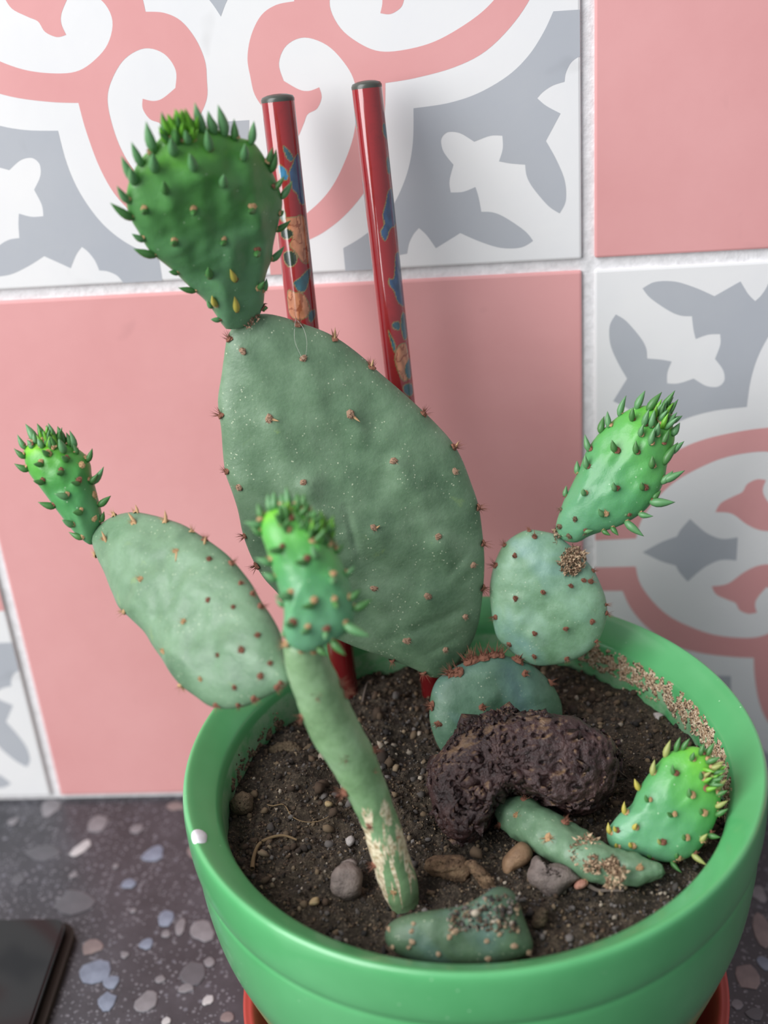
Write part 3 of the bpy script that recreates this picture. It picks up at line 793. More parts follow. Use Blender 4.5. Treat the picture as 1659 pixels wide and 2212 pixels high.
# round pad on the right and its young pad
rndout = cr(*cR, [(700, 868), (780, 876), (860, 897), (930, 950), (1000, 1010), (1070, 1090), (1115, 1180), (1145, 1260), (1155, 1345), (1135, 1440), (1090, 1530), (1020, 1590), (930, 1632), (830, 1650), (740, 1650), (660, 1615), (580, 1555), (520, 1490), (495, 1400), (482, 1300), (475, 1210), (490, 1110), (520, 1020), (560, 950), (625, 898)])
rndare = cr(*cR, [(700, 850), (735, 908), (545, 935), (620, 1018), (510, 1075), (785, 1230), (625, 1265), (510, 1372), (590, 1530), (735, 1465), (735, 1600), (915, 1440), (920, 1612), (1068, 1398), (1090, 1512), (945, 1190), (1105, 1085), (1060, 1165), (1165, 1300), (1160, 1350), (1020, 1160)])
pR = at(1120, 1425, depth_of(onplane(1100, 1420, pB, padB.n)) + .0005)
padR = Pad(rootA, 'pad', rndout, pR, (-.06, -.86, .42), .0055, M_PADB, ((1120, 1430), (1200, 1150)), rndare, amp=.0002, wob=.0012, pw=2.6)
for q in rndare: padR.areole(q[0], q[1], .00085, M_ARER, 1.3 if q[0] > 1310 or q[0] < 1090 else .7)
X, nn, _ = padR.surf(*cr(*cR, [(955, 1050)])[0])
flakes('corky_scar', padR.o, padR.L, X, nn, (.0045, .0036), 420, M_CORK, .0016)
yrout = cr(*cR, [(868, 900), (860, 840), (880, 770), (905, 700), (930, 650), (960, 590), (990, 530), (1020, 450), (1050, 390), (1100, 322), (1160, 262), (1230, 205), (1300, 165), (1380, 150), (1455, 165), (1505, 205), (1535, 265), (1545, 345), (1520, 430), (1500, 500), (1488, 570), (1460, 640), (1420, 700), (1370, 758), (1300, 808), (1220, 848), (1130, 878), (1050, 905), (985, 940), (920, 935)])
yrl = [((1232, 195), (1240, 88)), ((1168, 275), (1150, 183)), ((1118, 305), (1113, 212)), ((1052, 412), (1012, 322)), ((975, 550), (975, 468)), ((1040, 515), (1015, 445)), ((908, 685), (898, 618)), ((1325, 165), (1368, 60)), ((1390, 175), (1464, 68)), ((1298, 240), (1300, 160)), ((1205, 420), (1175, 350)), ((1325, 430), (1310, 358)), ((1415, 510), (1408, 448)), ((1370, 270), (1382, 170)), ((1408, 280), (1422, 175)), ((1408, 380), (1410, 280)), ((1458, 260), (1478, 175)), ((1475, 375), (1512, 285)), ((1500, 285), (1532, 180)), ((1470, 185), (1512, 105)), ((1500, 200), (1538, 135)), ((1525, 235), (1592, 222)), ((1535, 320), (1578, 252)), ((1540, 420), (1604, 360)), ((1485, 490), (1550, 355)), ((1475, 600), (1545, 540)), ((1500, 590), (1608, 532)), ((1205, 640), (1178, 600)), ((1365, 635), (1342, 598)), ((1025, 665), (1008, 640)), ((1140, 785), (1088, 762)), ((1275, 790), (1240, 765)), ((1425, 690), (1472, 658)), ((1425, 720), (1548, 718)), ((1345, 780), (1412, 812)), ((1270, 845), (1362, 912)), ((1180, 855), (1217, 905)), ((1125, 875), (1172, 905)), ((1350, 330), (1345, 260)), ((1440, 330), (1450, 250)), ((1020, 880), (1070, 885))]
pY = at(1215, 1165, depth_of(onplane(1215, 1165, pR, padR.n)) - .0005)
padY = Pad(rootA, 'young_pad', yrout, pY, (-.22, -.82, .5), .0062, M_YOUNG, ((1215, 1165), (1420, 880)), cr(*cR, [f[0] for f in yrl if 1000 < f[0][0] < 1480]), amp=.0007, bsig=.0015, elong=2.2, wob=.0006, pw=2.2, wscale=100)
for b, t in yrl: padY.leaf(*cr(*cR, [b, t]), random.choice((M_LEAF, M_LEAF, M_LEAFD)), 1.0)
padY.cluster((*cr(*cR, [(1475, 215)])[0], 26, 26), 18, (.45, -1), [M_LEAFB, M_LEAF, M_LEAFD], (24, 40), .3)
for q in cr(*cR, [(970, 805), (880, 850), (935, 905), (890, 750), (1035, 880)]): padY.areole(q[0], q[1], .0008, M_ARED, .4)
X, nn, _ = padR.surf(1205, 1160)
flakes('corky_joint', padY.o, padY.L, X + nn * .001, Vector((0, -.7, .7)), (.003, .0014), 50, M_CORK)

# ================================================================== plant B: leaning stem
zS = SOILZ
rootS = empty('prickly_pear', onz(875, 1965, zS))
tag(rootS, 'leaning prickly pear with scarred stem, pale pad to its left, blurred young pad', 'cactus', 'prickly pears in the green pot')
sp = [(1350, 1900, 62), (1310, 1790, 92), (1280, 1690, 110), (1240, 1575, 112), (1205, 1450, 111), (1165, 1320, 112), (1110, 1185, 118), (1055, 1065, 130), (990, 925, 141), (910, 790, 150), (845, 650, 150), (785, 510, 143), (740, 400, 138), (705, 290, 126), (690, 235, 105)]
path, rads = [], []
d0 = depth_of(onz(875, 1965, zS)); d1 = .306
for i, (x, y, r) in enumerate(sp):
    t = (1860 - y) / (1860 - 235); dd = d0 + (d1 - d0) * t
    q = cr(*cS, [(x, y)])[0]; path.append(at(q[0], q[1], dd + .004)); rads.append(r / 2.765 * dd / FPX)
stem, SP, SR = tube(rootS, 'stem', path, rads, M_STEM, 48, attr=('scar', lambda t: max(0, 1 - abs(t - .3) / .25) if t > .3 else max(0.35, 1 - abs(t - .3) / .4)))
for x, y, s, m in ((785, 565, .0013, M_ARER), (955, 930, .0014, M_ARER), (1105, 1330, .0014, M_ARER), (1130, 1570, .0013, M_ARER), (1250, 1400, .001, M_ARER), (1115, 1015, .001, M_ARER), (1250, 1720, .0016, M_ARET), (690, 690, .0013, M_ARER), (930, 1150, .0017, M_ARER), (945, 480, .0016, M_ARER), (980, 540, .0016, M_ARER), (1150, 880, .0014, M_ARER), (600, 250, .0012, M_ARET), (690, 285, .0011, M_ARET), (760, 300, .001, M_ARET)):
    tube_areole(stem, rootS, SP, SR, *cr(*cS, [(x, y)])[0], s * .8, m, .7)
# pale left pad
lout = cr(*cL, [(510, 690), (540, 652), (590, 610), (660, 580), (740, 570), (830, 585), (920, 610), (1000, 640), (1080, 690), (1150, 737), (1230, 800), (1300, 880), (1360, 960), (1410, 1050), (1460, 1120), (1508, 1210), (1532, 1300), (1562, 1395), (1580, 1460), (1560, 1510), (1480, 1552), (1400, 1592), (1320, 1625), (1240, 1637), (1150, 1627), (1080, 1580), (1000, 1520), (950, 1460), (900, 1380), (850, 1310), (800, 1230), (730, 1160), (660, 1090), (620, 1000), (580, 900), (540, 820), (515, 750)])
lare = cr(*cL, [(565, 715), (722, 625), (897, 620), (745, 560), (620, 575), (1060, 660), (1115, 722), (955, 780), (770, 935), (1135, 825), (1285, 845), (1310, 955), (1400, 1018), (1460, 1090), (1130, 1045), (1265, 1085), (990, 1160), (675, 1110), (890, 1325), (1185, 1345), (1405, 1240), (1320, 1320), (1465, 1390), (1415, 1455), (1090, 1475), (1275, 1520), (1000, 1530), (1170, 1615), (1318, 1635), (1398, 1588), (1545, 1545), (1525, 1495), (515, 800)])
q0, q1 = at(612, 1425, .318), at(232, 1150, .358)
dv = (q1 - q0).normalized(); n0 = Vector((-.10, -.82, .52)); nL = (n0 - dv * n0.dot(dv)).normalized()
padL = Pad(rootS, 'pad', lout, q0, nL, .0066, M_PADL, ((612, 1430), (225, 1140)), lare, amp=.0003, wob=.0014, N=180, K=32, pw=2.5, wscale=75)
for q in lare: padL.areole(q[0], q[1], .00075, M_ARER if q[0] > 440 else M_ARET, 1.0 if padL.surf(*q)[2] > .9 else .6)
for b, t in [((735, 635), (695, 568)), ((895, 625), (903, 558)), ((755, 570), (735, 525)), ((575, 735), (555, 668)), ((958, 775), (958, 838)), ((622, 590), (615, 560)), ((1110, 740), (1118, 698))]:
    padL.leaf(*cr(*cL, [b, t]), M_ARET, .5, .001, False)
ylout = cr(*cL, [(505, 745), (445, 715), (395, 665), (330, 582), (270, 500), (210, 420), (160, 355), (135, 285), (132, 230), (165, 190), (225, 172), (300, 175), (370, 195), (425, 228), (465, 262), (490, 310), (497, 370), (515, 430), (530, 490), (548, 560), (555, 615), (535, 660)])
yll = [((135, 212), (78, 162)), ((135, 268), (67, 243)), ((150, 338), (73, 320)), ((180, 215), (140, 188)), ((182, 165), (153, 86)), ((190, 195), (185, 138)), ((225, 155), (217, 85)), ((255, 165), (260, 95)), ((290, 165), (280, 85)), ((350, 185), (315, 102)), ((385, 185), (385, 138)), ((410, 200), (403, 126)), ((350, 245), (323, 172)), ((420, 250), (408, 198)), ((485, 280), (512, 230)), ((270, 260), (225, 235)), ((370, 287), (333, 270)), ((230, 308), (188, 315)), ((450, 325), (433, 308)), ((340, 350), (308, 365)), ((240, 405), (180, 412)), ((435, 408), (383, 425)), ((490, 405), (545, 378)), ((520, 410), (582, 340)), ((515, 488), (463, 490)), ((370, 485), (300, 480)), ((540, 535), (606, 485)), ((300, 540), (206, 538)), ((445, 568), (393, 575)), ((550, 625), (578, 580)), ((515, 615), (483, 610)), ((400, 645), (337, 613)), ((455, 712), (370, 698)), ((320, 210), (318, 175)), ((230, 220), (205, 165)), ((300, 225), (275, 170))]
pYL = at(212, 1165, depth_of(onplane(212, 1165, q0, nL)) + .0005)
padYL = Pad(rootS, 'young_pad', ylout, pYL, (.12, -.90, .36), .0062, M_YLEFT, ((210, 1165), (100, 955)), cr(*cL, [f[0] for f in yll if 160 < f[0][0] < 480]), amp=.0006, bsig=.0014, elong=2, wob=.0006, pw=2.1, wscale=100)
for b, t in yll: padYL.leaf(*cr(*cL, [b, t]), random.choice((M_LEAFD, M_LEAFD, M_LEAF)), 1.0)
padYL.cluster((*cr(*cL, [(265, 190)])[0], 28, 14), 20, (-.1, -1), [M_LEAFB, M_LEAFD], (18, 34), .35)
# blurred young pad on the stem
mout = cr(*cM, [(440, 1330), (448, 1200), (440, 1080), (400, 950), (370, 850), (330, 740), (290, 600), (255, 500), (245, 410), (275, 320), (340, 275), (430, 250), (530, 242), (640, 265), (740, 340), (805, 440), (860, 560), (920, 680), (965, 780), (1003, 880), (1028, 980), (1050, 1080), (1045, 1200), (1000, 1310), (920, 1375), (830, 1420), (720, 1480), (600, 1490), (500, 1440)])
ml = [((320, 250), (288, 150)), ((355, 250), (345, 125)), ((425, 240), (440, 140)), ((475, 240), (492, 78)), ((560, 245), (572, 135)), ((615, 275), (590, 155)), ((255, 330), (198, 235)), ((255, 390), (105, 428)), ((250, 480), (150, 425)), ((435, 620), (308, 642)), ((340, 730), (200, 705)), ((370, 880), (255, 825)), ((645, 725), (535, 742)), ((510, 1010), (380, 1042)), ((440, 1120), (365, 1070)), ((705, 1080), (612, 1150)), ((880, 1065), (905, 1130)), ((1010, 1045), (1115, 985)), ((1045, 1130), (1210, 1075)), ((525, 1265), (448, 1270)), ((655, 1300), (588, 1362)), ((810, 1315), (800, 1400)), ((970, 1260), (1175, 1392)), ((870, 1415), (952, 1542)), ((740, 1465), (812, 1545)), ((870, 855), (860, 930)), ((825, 430), (800, 325)), ((870, 590), (860, 468)), ((900, 640), (965, 578)), ((760, 565), (790, 445)), ((720, 700), (700, 600)), ((985, 840), (1065, 775)), ((450, 1400), (415, 1330))]
pM = at(655, 1395, .304)
padM = Pad(rootS, 'young_pad', mout, pM, (.12, -.84, .52), .0068, M_YOUNG, ((660, 1400), (625, 1100)), cr(*cM, [f[0] for f in ml if 380 < f[0][0] < 950]), amp=.0006, bsig=.0014, elong=2, wob=.0005, pw=2.2, wscale=100)
for b, t in ml: padM.leaf(*cr(*cM, [b, t]), random.choice((M_LEAFD, M_LEAF)), 1.0)
padM.cluster((*cr(*cM, [(570, 380)])[0], 42, 32), 34, (.1, -1), [M_LEAFB, M_LEAFD, M_LEAFD], (20, 36), .6)
padM.cluster((*cr(*cM, [(760, 520)])[0], 34, 34), 16, (.4, -1), [M_LEAFD, M_LEAFD, M_LEAFB], (22, 38), .4)

# ================================================================== plant C: lying pad
zc = SOILZ + .0045
rootC = empty('prickly_pear', onz(1340, 1880, SOILZ))
tag(rootC, 'low prickly pear lying on the soil, knobbly scar, young pad at its right', 'cactus', 'prickly pears in the green pot')
cp = [(440, 560, 54), (488, 590, 88), (560, 628, 102), (650, 684, 102), (740, 742, 100), (840, 797, 94), (940, 832, 88), (1040, 850, 72), (1120, 858, 52), (1170, 862, 34)]
path, rads = [], []
for x, y, r in cp:
    q = cr(*cC, [(x, y)])[0]; X = onz(q[0], q[1], zc); path.append(X); rads.append(r / 2.1297 * depth_of(X) / FPX)
lying, CP, CR_ = tube(rootC, 'pad', path, rads, M_PADL, 40, flat=1.0, wob=.0009)
for x, y, s, m in ((410, 545, .001, M_ARER), (535, 525, .0012, M_ARER), (505, 597, .0012, M_ARET), (650, 705, .0018, M_ARET), (725, 630, .0013, M_ARER), (425, 640, .001, M_ARER), (580, 745, .0009, M_ARET), (1070, 840, .0012, M_ARET), (820, 895, .001, M_ARET)):
    tube_areole(lying, rootC, CP, CR_, *cr(*cC, [(x, y)])[0], s * .8, m, .5)
for x, y, ra, n in ((815, 765, (.0042, .0030), 320), (850, 830, (.0025, .002), 130), (935, 830, (.0022, .002), 120), (960, 890, (.0035, .0018), 160)):
    q = cr(*cC, [(x, y)])[0]; X = onz(q[0], q[1], zc + .0038)
    flakes('corky_scar', lying, Vector(rootC.location), X + Vector((0, .0008, -.0006)), Vector((.1, -.6, .8)).normalized(), ra, n, M_CORK, .0016)
ycout = cr(*cC, [(925, 725), (918, 675), (945, 630), (978, 590), (1030, 550), (1060, 485), (1100, 422), (1150, 362), (1195, 315), (1250, 293), (1315, 282), (1380, 305), (1420, 370), (1440, 450), (1440, 540), (1420, 620), (1382, 700), (1340, 758), (1290, 795), (1220, 815), (1150, 808), (1080, 785), (1000, 772), (950, 755)])
ycl = [((1185, 322), (1202, 252)), ((1235, 302), (1252, 237)), ((1265, 295), (1292, 243)), ((1128, 412), (1124, 348)), ((1060, 475), (1040, 432)), ((1000, 595), (983, 542)), ((930, 685), (913, 642)), ((1228, 412), (1208, 372)), ((1308, 348), (1316, 308)), ((1302, 515), (1288, 478)), ((1108, 535), (1085, 512)), ((1220, 602), (1188, 590)), ((1360, 435), (1340, 398)), ((1358, 595), (1343, 568)), ((1045, 662), (1040, 640)), ((960, 675), (948, 650)), ((1168, 730), (1148, 708)), ((1278, 710), (1263, 690)), ((1032, 745), (1018, 725)), ((962, 748), (953, 732)), ((1025, 795), (1018, 780)), ((1120, 805), (1100, 785)), ((1215, 815), (1248, 872)), ((1240, 800), (1238, 775)), ((1320, 790), (1374, 832)), ((1350, 720), (1380, 690)), ((1375, 350), (1442, 338)), ((1392, 385), (1452, 368)), ((1402, 405), (1468, 398)), ((1402, 435), (1464, 430)), ((1412, 475), (1474, 448)), ((1422, 505), (1474, 488)), ((1382, 322), (1400, 262)), ((1422, 560), (1474, 542)), ((1420, 600), (1478, 572)), ((1385, 690), (1440, 705)), ((1350, 320), (1360, 268))]
pC = at(1345, 1815, depth_of(onz(1345, 1815, SOILZ + .006)))
padC = Pad(rootC, 'young_pad', ycout, pC, (-.10, -.80, .58), .0050, M_YOUNG, ((1335, 1815), (1510, 1640)), cr(*cC, [f[0] for f in ycl if 1000 < f[0][0] < 1400]), amp=.0005, bsig=.0012, elong=2, wob=.0005, pw=2.2, wscale=100)
for b, t in ycl:
    g = padC.surf(*cr(*cC, [b])[0])[0]
    padC.leaf(*cr(*cC, [b, t]), M_LEAFY if b[0] < 1065 else random.choice((M_LEAFO, M_LEAFD, M_LEAFD)), .85, .0016)
padC.cluster((*cr(*cC, [(1385, 420)])[0], 16, 40), 14, (1, -.25), [M_LEAFD, M_LEAFO, M_LEAFB], (18, 30), .35)

# ================================================================== plant D: half-buried pad in front
rootD = empty('prickly_pear', onz(1000, 2050, SOILZ))
tag(rootD, 'dull half-buried prickly pear pad sprinkled with soil at the front rim', 'cactus', 'prickly pears in the green pot')
cD = ((860, 1780), 3.6065)
dout = cr(*cD, [(-95, 830), (-60, 770), (20, 725), (150, 690), (330, 665), (480, 640), (580, 600), (680, 540), (740, 500), (800, 488), (870, 510), (920, 560), (950, 640), (985, 740), (1030, 860), (1050, 940), (1020, 1010), (900, 1060), (700, 1100), (450, 1110), (220, 1090), (50, 1040), (-60, 970), (-100, 900)])
dare = cr(*cD, [(120, 780), (105, 835), (440, 840), (400, 880), (690, 910), (905, 950), (315, 1010), (700, 1045), (85, 960), (110, 920), (-40, 960), (920, 665), (925, 830), (1010, 1000), (790, 860), (-70, 820)])
pD = onz(1000, 2030, SOILZ + .004)
padD = Pad(rootD, 'pad', dout, pD, (.06, -.62, .78), .0062, M_PADD, ((1000, 2080), (1000, 1940)), dare, amp=.0002, wob=.0012, pw=3.2, ctr=cr(*cD, [(480, 850)])[0])
for q in dare: padD.areole(q[0], q[1], .0007, M_CORK, .1)
pts, sz, cl = [], [], []
for k in range(420):
    a, b_ = random.random(), random.random()
    q = cr(*cD, [(380 + 560 * a, 560 + 280 * b_)])[0]
    if (q[1] - 1925) < (1110 - q[0]) * .32 - 6: continue
    X, nn, r = padD.surf(*q)
    if r > .97: continue
    s = min(.0012, .0002 * math.exp(abs(random.gauss(0, .6)))); pts.append(X - padD.L + nn * s * .3); sz.append(s)
    cl.append(random.choice(SCOL))
tag(link('soil_dusting', grains('soil_dusting', [tuple(p) for p in pts], sz, cl, M_CRUMB), M_CRUMB, rootD, smooth=False), kind='stuff')

# ------------------------------------------------------------------ stones and bits lying on the soil
def stone(name, out, z, n, T, mat, label, cat, rough=.0008, freq=300, pits=0, pw=2.2, N=96, K=20, ctr=None):
    cpx = (sum(p[0] for p in out) / len(out), sum(p[1] for p in out) / len(out))
    c0 = onz(cpx[0], cpx[1], z)
    root = empty('_tmp', c0)
    p = Pad(root, name, out, c0, n, T, mat, ((cpx[0], cpx[1] + 5), (cpx[0], cpx[1] - 5)), amp=0, wob=0, N=N, K=K, pw=pw, ctr=ctr)
    me = p.o.data
    sd = random.random() * 100
    for v in me.vertices:
        q = v.co * freq + Vector((sd, 0, 0))
        d = rough * noise.fractal(q * .35, .75, 2.0, 5)
        if pits:
            w = noise.voronoi(v.co * 62 + Vector((sd, 1, 2)))[0]; d = rough * (1.5 * noise.noise(v.co * 60 + Vector((sd, 0, 0))) + 1.2 * min(.45, w[1] - w[0]) - .3 + .40 * noise.fractal(q * .8, .75, 2, 4))
        if mat is M_BARK: d = rough * (noise.ridged_multi_fractal(Vector((v.co.x * 60 + sd, v.co.y * 420, v.co.z * 420)), .9, 2.1, 3, 1.0, 2.0) - .55)
        if mat is M_STONE: d += .0012 * noise.noise(v.co * 150 + Vector((sd, 0, 0)))
        if pits:
            w = noise.voronoi(v.co * pits + Vector((sd, 3, 1)))[0][0]; d -= rough * 1.6 * max(0, 1 - w / .38) ** 1.2
            w = noise.voronoi(v.co * pits * .33 + Vector((1, sd, 1)))[0][0]; d -= rough * 2.2 * max(0, 1 - w / .3)
        v.co += v.normal * d
    me.update()
    p.o.parent = None; p.o.location = c0; bpy.data.objects.remove(root)
    return tag(p.o, label, cat, {'grit': 'grit chips on the soil', 'stone': 'stones on the soil', 'soil clod': 'soil clods', 'bark': 'bark chips'}.get(cat))
stone('volcanic_rock', cr(*cC, [(250, 190), (340, 150), (450, 122), (560, 132), (680, 142), (760, 142), (850, 190), (930, 232), (970, 295), (975, 400), (945, 500), (880, 562), (800, 588), (720, 578), (640, 535), (560, 520), (480, 505), (420, 555), (360, 635), (320, 705), (260, 737), (200, 710), (155, 640), (120, 560), (100, 470), (112, 390), (150, 320), (195, 250)]),
      SOILZ + .0115, (0, -.70, .71), .0125, M_ROCK, 'rough porous dark red-brown volcanic rock lying mid-pot behind the low cactus', 'rock', .0016, 300, 520, 5.0, 260, 70, ctr=cr(*cC, [(440, 390)])[0])
stone('pebble', cr(*cC, [(435, 820), (445, 790), (480, 750), (520, 720), (560, 740), (575, 780), (555, 815), (500, 850), (460, 878), (440, 862)]), SOILZ + .002, (0, -.75, .66), .0036, M_PEB, 'smooth brown pebble between the bark pieces and the lying cactus', 'stone', .0003, 200)
stone('bark_chip', cr(*cD, [(215, 330), (250, 275), (340, 255), (470, 250), (525, 275), (545, 330), (560, 390), (520, 440), (440, 435), (330, 405), (250, 375)]), SOILZ + .002, (0, -.7, .7), .003, M_BARK, 'weathered brown bark chip beside the foot of the leaning stem', 'bark', .0009, 420)
stone('bark_chip', cr(*cD, [(530, 300), (570, 290), (640, 330), (700, 390), (745, 450), (760, 500), (710, 530), (660, 490), (600, 420), (555, 360)]), SOILZ + .0022, (.2, -.7, .7), .0022, M_BARK, 'slanting brown bark sliver pointing at the half-buried pad', 'bark', .0007, 420)
stone('stone', cr(*cD, [(1020, 400), (1035, 340), (1045, 270), (1080, 240), (1120, 270), (1150, 310), (1230, 300), (1320, 330), (1400, 385), (1440, 430), (1380, 470), (1290, 520), (1240, 560), (1170, 560), (1100, 510), (1040, 460)]), SOILZ + .002, (0, -.72, .69), .0042, M_STONE, 'angular dark grey stone in front of the lying cactus', 'stone', .0004, 330, pw=3.2)
stone('stone', cr(*cS, [(870, 1680), (880, 1610), (930, 1560), (1000, 1550), (1050, 1600), (1060, 1690), (1050, 1760), (980, 1790), (910, 1760), (875, 1720)]), SOILZ + .0025, (0, -.75, .66), .004, M_STONE, 'squarish grey-brown stone left of the foot of the leaning stem', 'stone', .0003, 330, pw=3)
stone('soil_clod', cr(*cS, [(270, 1210), (300, 1150), (350, 1135), (400, 1165), (410, 1220), (390, 1260), (330, 1275), (285, 1255)]), SOILZ + .002, (0, -.7, .7), .0034, M_CLOD, 'crumbly brown soil clod near the left inside edge of pot', 'soil clod', .0009, 420)
stone('soil_clod', cr(*cS, [(500, 880), (560, 840), (640, 840), (690, 880), (680, 920), (600, 905), (540, 920)]), SOILZ + .001, (0, -.6, .8), .002, M_CLOD, 'flat tan soil clod behind left of the stem in shade', 'soil clod', .0009, 420)
stone('soil_clod', cr(*cD, [(1040, 770), (1060, 700), (1110, 655), (1165, 660), (1165, 720), (1140, 790), (1070, 810)]), SOILZ + .002, (0, -.7, .7), .003, M_CLOD, 'dark rounded soil clod right of the half-buried pad', 'soil clod', .0007, 420)
stone('grit_chip', cr(*cD, [(1370, 480), (1400, 440), (1450, 430), (1480, 460), (1450, 495), (1390, 510)]), SOILZ + .001, (0, -.7, .7), .0013, M_PKST, 'small pinkish grit chip touching the angular grey stone', 'grit', .0002, 300, N=40, K=8)
stone('grit_chip', cr(*cS, [(740, 1800), (760, 1770), (795, 1765), (800, 1800), (780, 1815), (750, 1815)]), SOILZ + .001, (0, -.7, .7), .0013, M_SEED, 'yellowish grit chip near the front left rim, below the square stone', 'grit', .0002, 300, N=40, K=8)
stone('grit_chip', cr(*cS, [(835, 1195), (855, 1188), (880, 1200), (878, 1220), (850, 1225), (835, 1215)]), SOILZ + .0008, (0, -.7, .7), .0012, M_SEED, 'small pale oval grit just left of the stem middle', 'grit', .0002, 300, N=40, K=8)
stone('grit_chip', cr((1230, 1380), 3.867, [(700, 620), (750, 615), (790, 640), (760, 660), (740, 695), (715, 660)]), SOILZ + .001, (0, -.7, .7), .001, M_PALE, 'pale grey triangular grit chip by the crusted back wall', 'grit', .0001, 300, N=40, K=8)
stone('grit_chip', cr((440, 1440), 3.567, [(1100, 1320), (1140, 1300), (1165, 1330), (1150, 1370), (1120, 1385), (1095, 1355)]), SOILZ + .001, (0, -.7, .7), .0012, M_PALE, 'small bluish white grit near the scarred stem, on black soil', 'grit', .0002, 300, N=40, K=8)
stone('grit_chip', cr(*cD, [(700, 660), (740, 640), (800, 635), (820, 670), (780, 700), (730, 710)]), SOILZ + .0098, (0, -.7, .7), .0013, M_PKST, 'tan wood chip lying on the half-buried pad', 'grit', .0002, 300, N=40, K=8)
def thread(name, pts3, r, mat, label=None, cat=None, parent=None):
    P3 = catmull(pts3, 6, False); vs, fs = [], []; n = len(P3); o0 = Vector(P3[0])
    for i in range(n):
        t = (P3[min(i + 1, n - 1)] - P3[max(0, i - 1)]).normalized(); e = t.orthogonal().normalized(); f = t.cross(e)
        rr = r * (1 - .6 * i / n)
        for k in range(5): a = 6.2832 * k / 5; vs.append(P3[i] + (e * math.cos(a) + f * math.sin(a)) * rr - (o0 if parent is None else Vector(parent.location)))
    for i in range(n - 1):
        for k in range(5): fs.append((i * 5 + k, i * 5 + (k + 1) % 5, (i + 1) * 5 + (k + 1) % 5, (i + 1) * 5 + k))
    o = link(name, mesh(name, vs, fs), mat, parent)
    if parent is None: o.location = o0; tag(o, label, cat, 'dry roots on the soil' if cat == 'root' else None)
    return o
def soilpath(cc, pts, up=.0007):
    out = []
    for p in cr(*cc, pts):
        X = onz(p[0], p[1], SOILZ); out.append(Vector((X.x, X.y, soil_h(X.x, X.y) + up)))
    return out
cW = ((440, 1440), 3.567)
thread('dry_root', soilpath(cW, [(420, 1030), (520, 1090), (620, 1090), (680, 1170), (770, 1205), (880, 1200), (980, 1180)]), .00025, M_ROOT, 'thin pale dry root curling across soil left of the stem', 'root')
thread('dry_root', soilpath(cW, [(380, 1600), (390, 1480), (430, 1390), (520, 1340), (620, 1325), (720, 1350)], .0012), .0007, M_ROOT, 'thick brown dry root arching below the thin root', 'root')
thread('dry_root', soilpath(cW, [(1225, 320), (1250, 240), (1270, 175), (1310, 150)]), .0004, M_TWIG, 'short grey dry root standing behind the stem near sticks', 'root')
thread('dry_twig', soilpath(cD, [(1480, 480), (1560, 505), (1640, 530), (1760, 560)], .0008), .0007, M_TWIG, 'straight grey twig on soil in front of the lying cactus', 'twig')
# two fine fibres caught on the big pad
for pl in ([(637, 686), (640, 712), (638, 740), (648, 765), (655, 775)], [(640, 688), (658, 720), (664, 745), (660, 770)]):
    pp = []
    for q in pl:
        X, nn, _ = padBig.surf(*q); pp.append(X + nn * .0015)
    thread('fibre', pp, .00006, M_HAIR, parent=rootA)

# ------------------------------------------------------------------ lacquered sticks
c7 = ((540, 160), 3.0711)
BL, TE, OR, DG, OL = S(50, 76, 108), S(46, 86, 96), S(178, 116, 84), S(42, 52, 42), S(120, 96, 60)
DEC = {0: [(TE, [(220, 475), (262, 510), (288, 560), (265, 578), (235, 540)]), (BL, [(300, 545), (322, 528), (345, 600), (355, 700), (364, 800), (360, 862), (330, 850), (310, 790), (282, 760), (268, 700), (262, 640), (280, 600)]),
           (S(58, 112, 146), [(188, 605), (215, 608), (245, 640), (252, 692), (225, 700), (200, 680)]), (S(110, 120, 110), [(195, 885), (225, 900), (240, 950), (215, 972), (195, 940)]),
           (OR, [(235, 950), (300, 940), (340, 932), (365, 960), (380, 1040), (388, 1120), (392, 1235), (350, 1242), (310, 1180), (262, 1130), (285, 1080), (262, 1040), (240, 1000)]),
           (DG, [(205, 1030), (250, 1020), (288, 1050), (255, 1088), (212, 1078)]), (DG, [(225, 1180), (280, 1168), (312, 1200), (302, 1250), (260, 1272), (228, 1235)]),
           (TE, [(290, 1370), (330, 1340), (380, 1290), (402, 1288), (388, 1370), (362, 1432), (320, 1428), (298, 1400)]),
           (OR, [(250, 1430), (300, 1440), (345, 1442), (378, 1490), (394, 1540), (372, 1602), (300, 1612), (258, 1570)]), (TE, [(388, 1570), (432, 1558), (428, 1612), (395, 1632)])],
       1: [(TE, [(880, 340), (895, 328), (914, 400), (912, 442), (885, 400)]), (TE, [(905, 560), (932, 558), (942, 640), (914, 656)]),
           (BL, [(915, 775), (940, 758), (957, 850), (968, 950), (964, 1002), (930, 1022), (910, 1082), (890, 1097), (864, 1040), (890, 990), (880, 930), (900, 850)]),
           (BL, [(965, 1190), (987, 1183), (1003, 1280), (1018, 1400), (1026, 1532), (985, 1512), (955, 1432), (924, 1392), (920, 1348), (950, 1352), (960, 1280)]),
           (TE, [(945, 1640), (987, 1633), (992, 1682), (950, 1677)]), (TE, [(1008, 1580), (1036, 1600), (1048, 1720), (1020, 1752), (1000, 1650)]), (TE, [(915, 1690), (935, 1720), (965, 1790), (955, 1830), (935, 1770)]),
           (OR, [(985, 1790), (1030, 1778), (1048, 1850), (1054, 1950), (1035, 2022), (1000, 2002), (970, 1930), (958, 1860)]),
           (TE, [(1030, 1920), (1060, 1878), (1078, 1960), (1062, 2012), (1035, 1992)]), (TE, [(1018, 2050), (1072, 2048), (1083, 2100), (1060, 2124), (1025, 2102)])]}
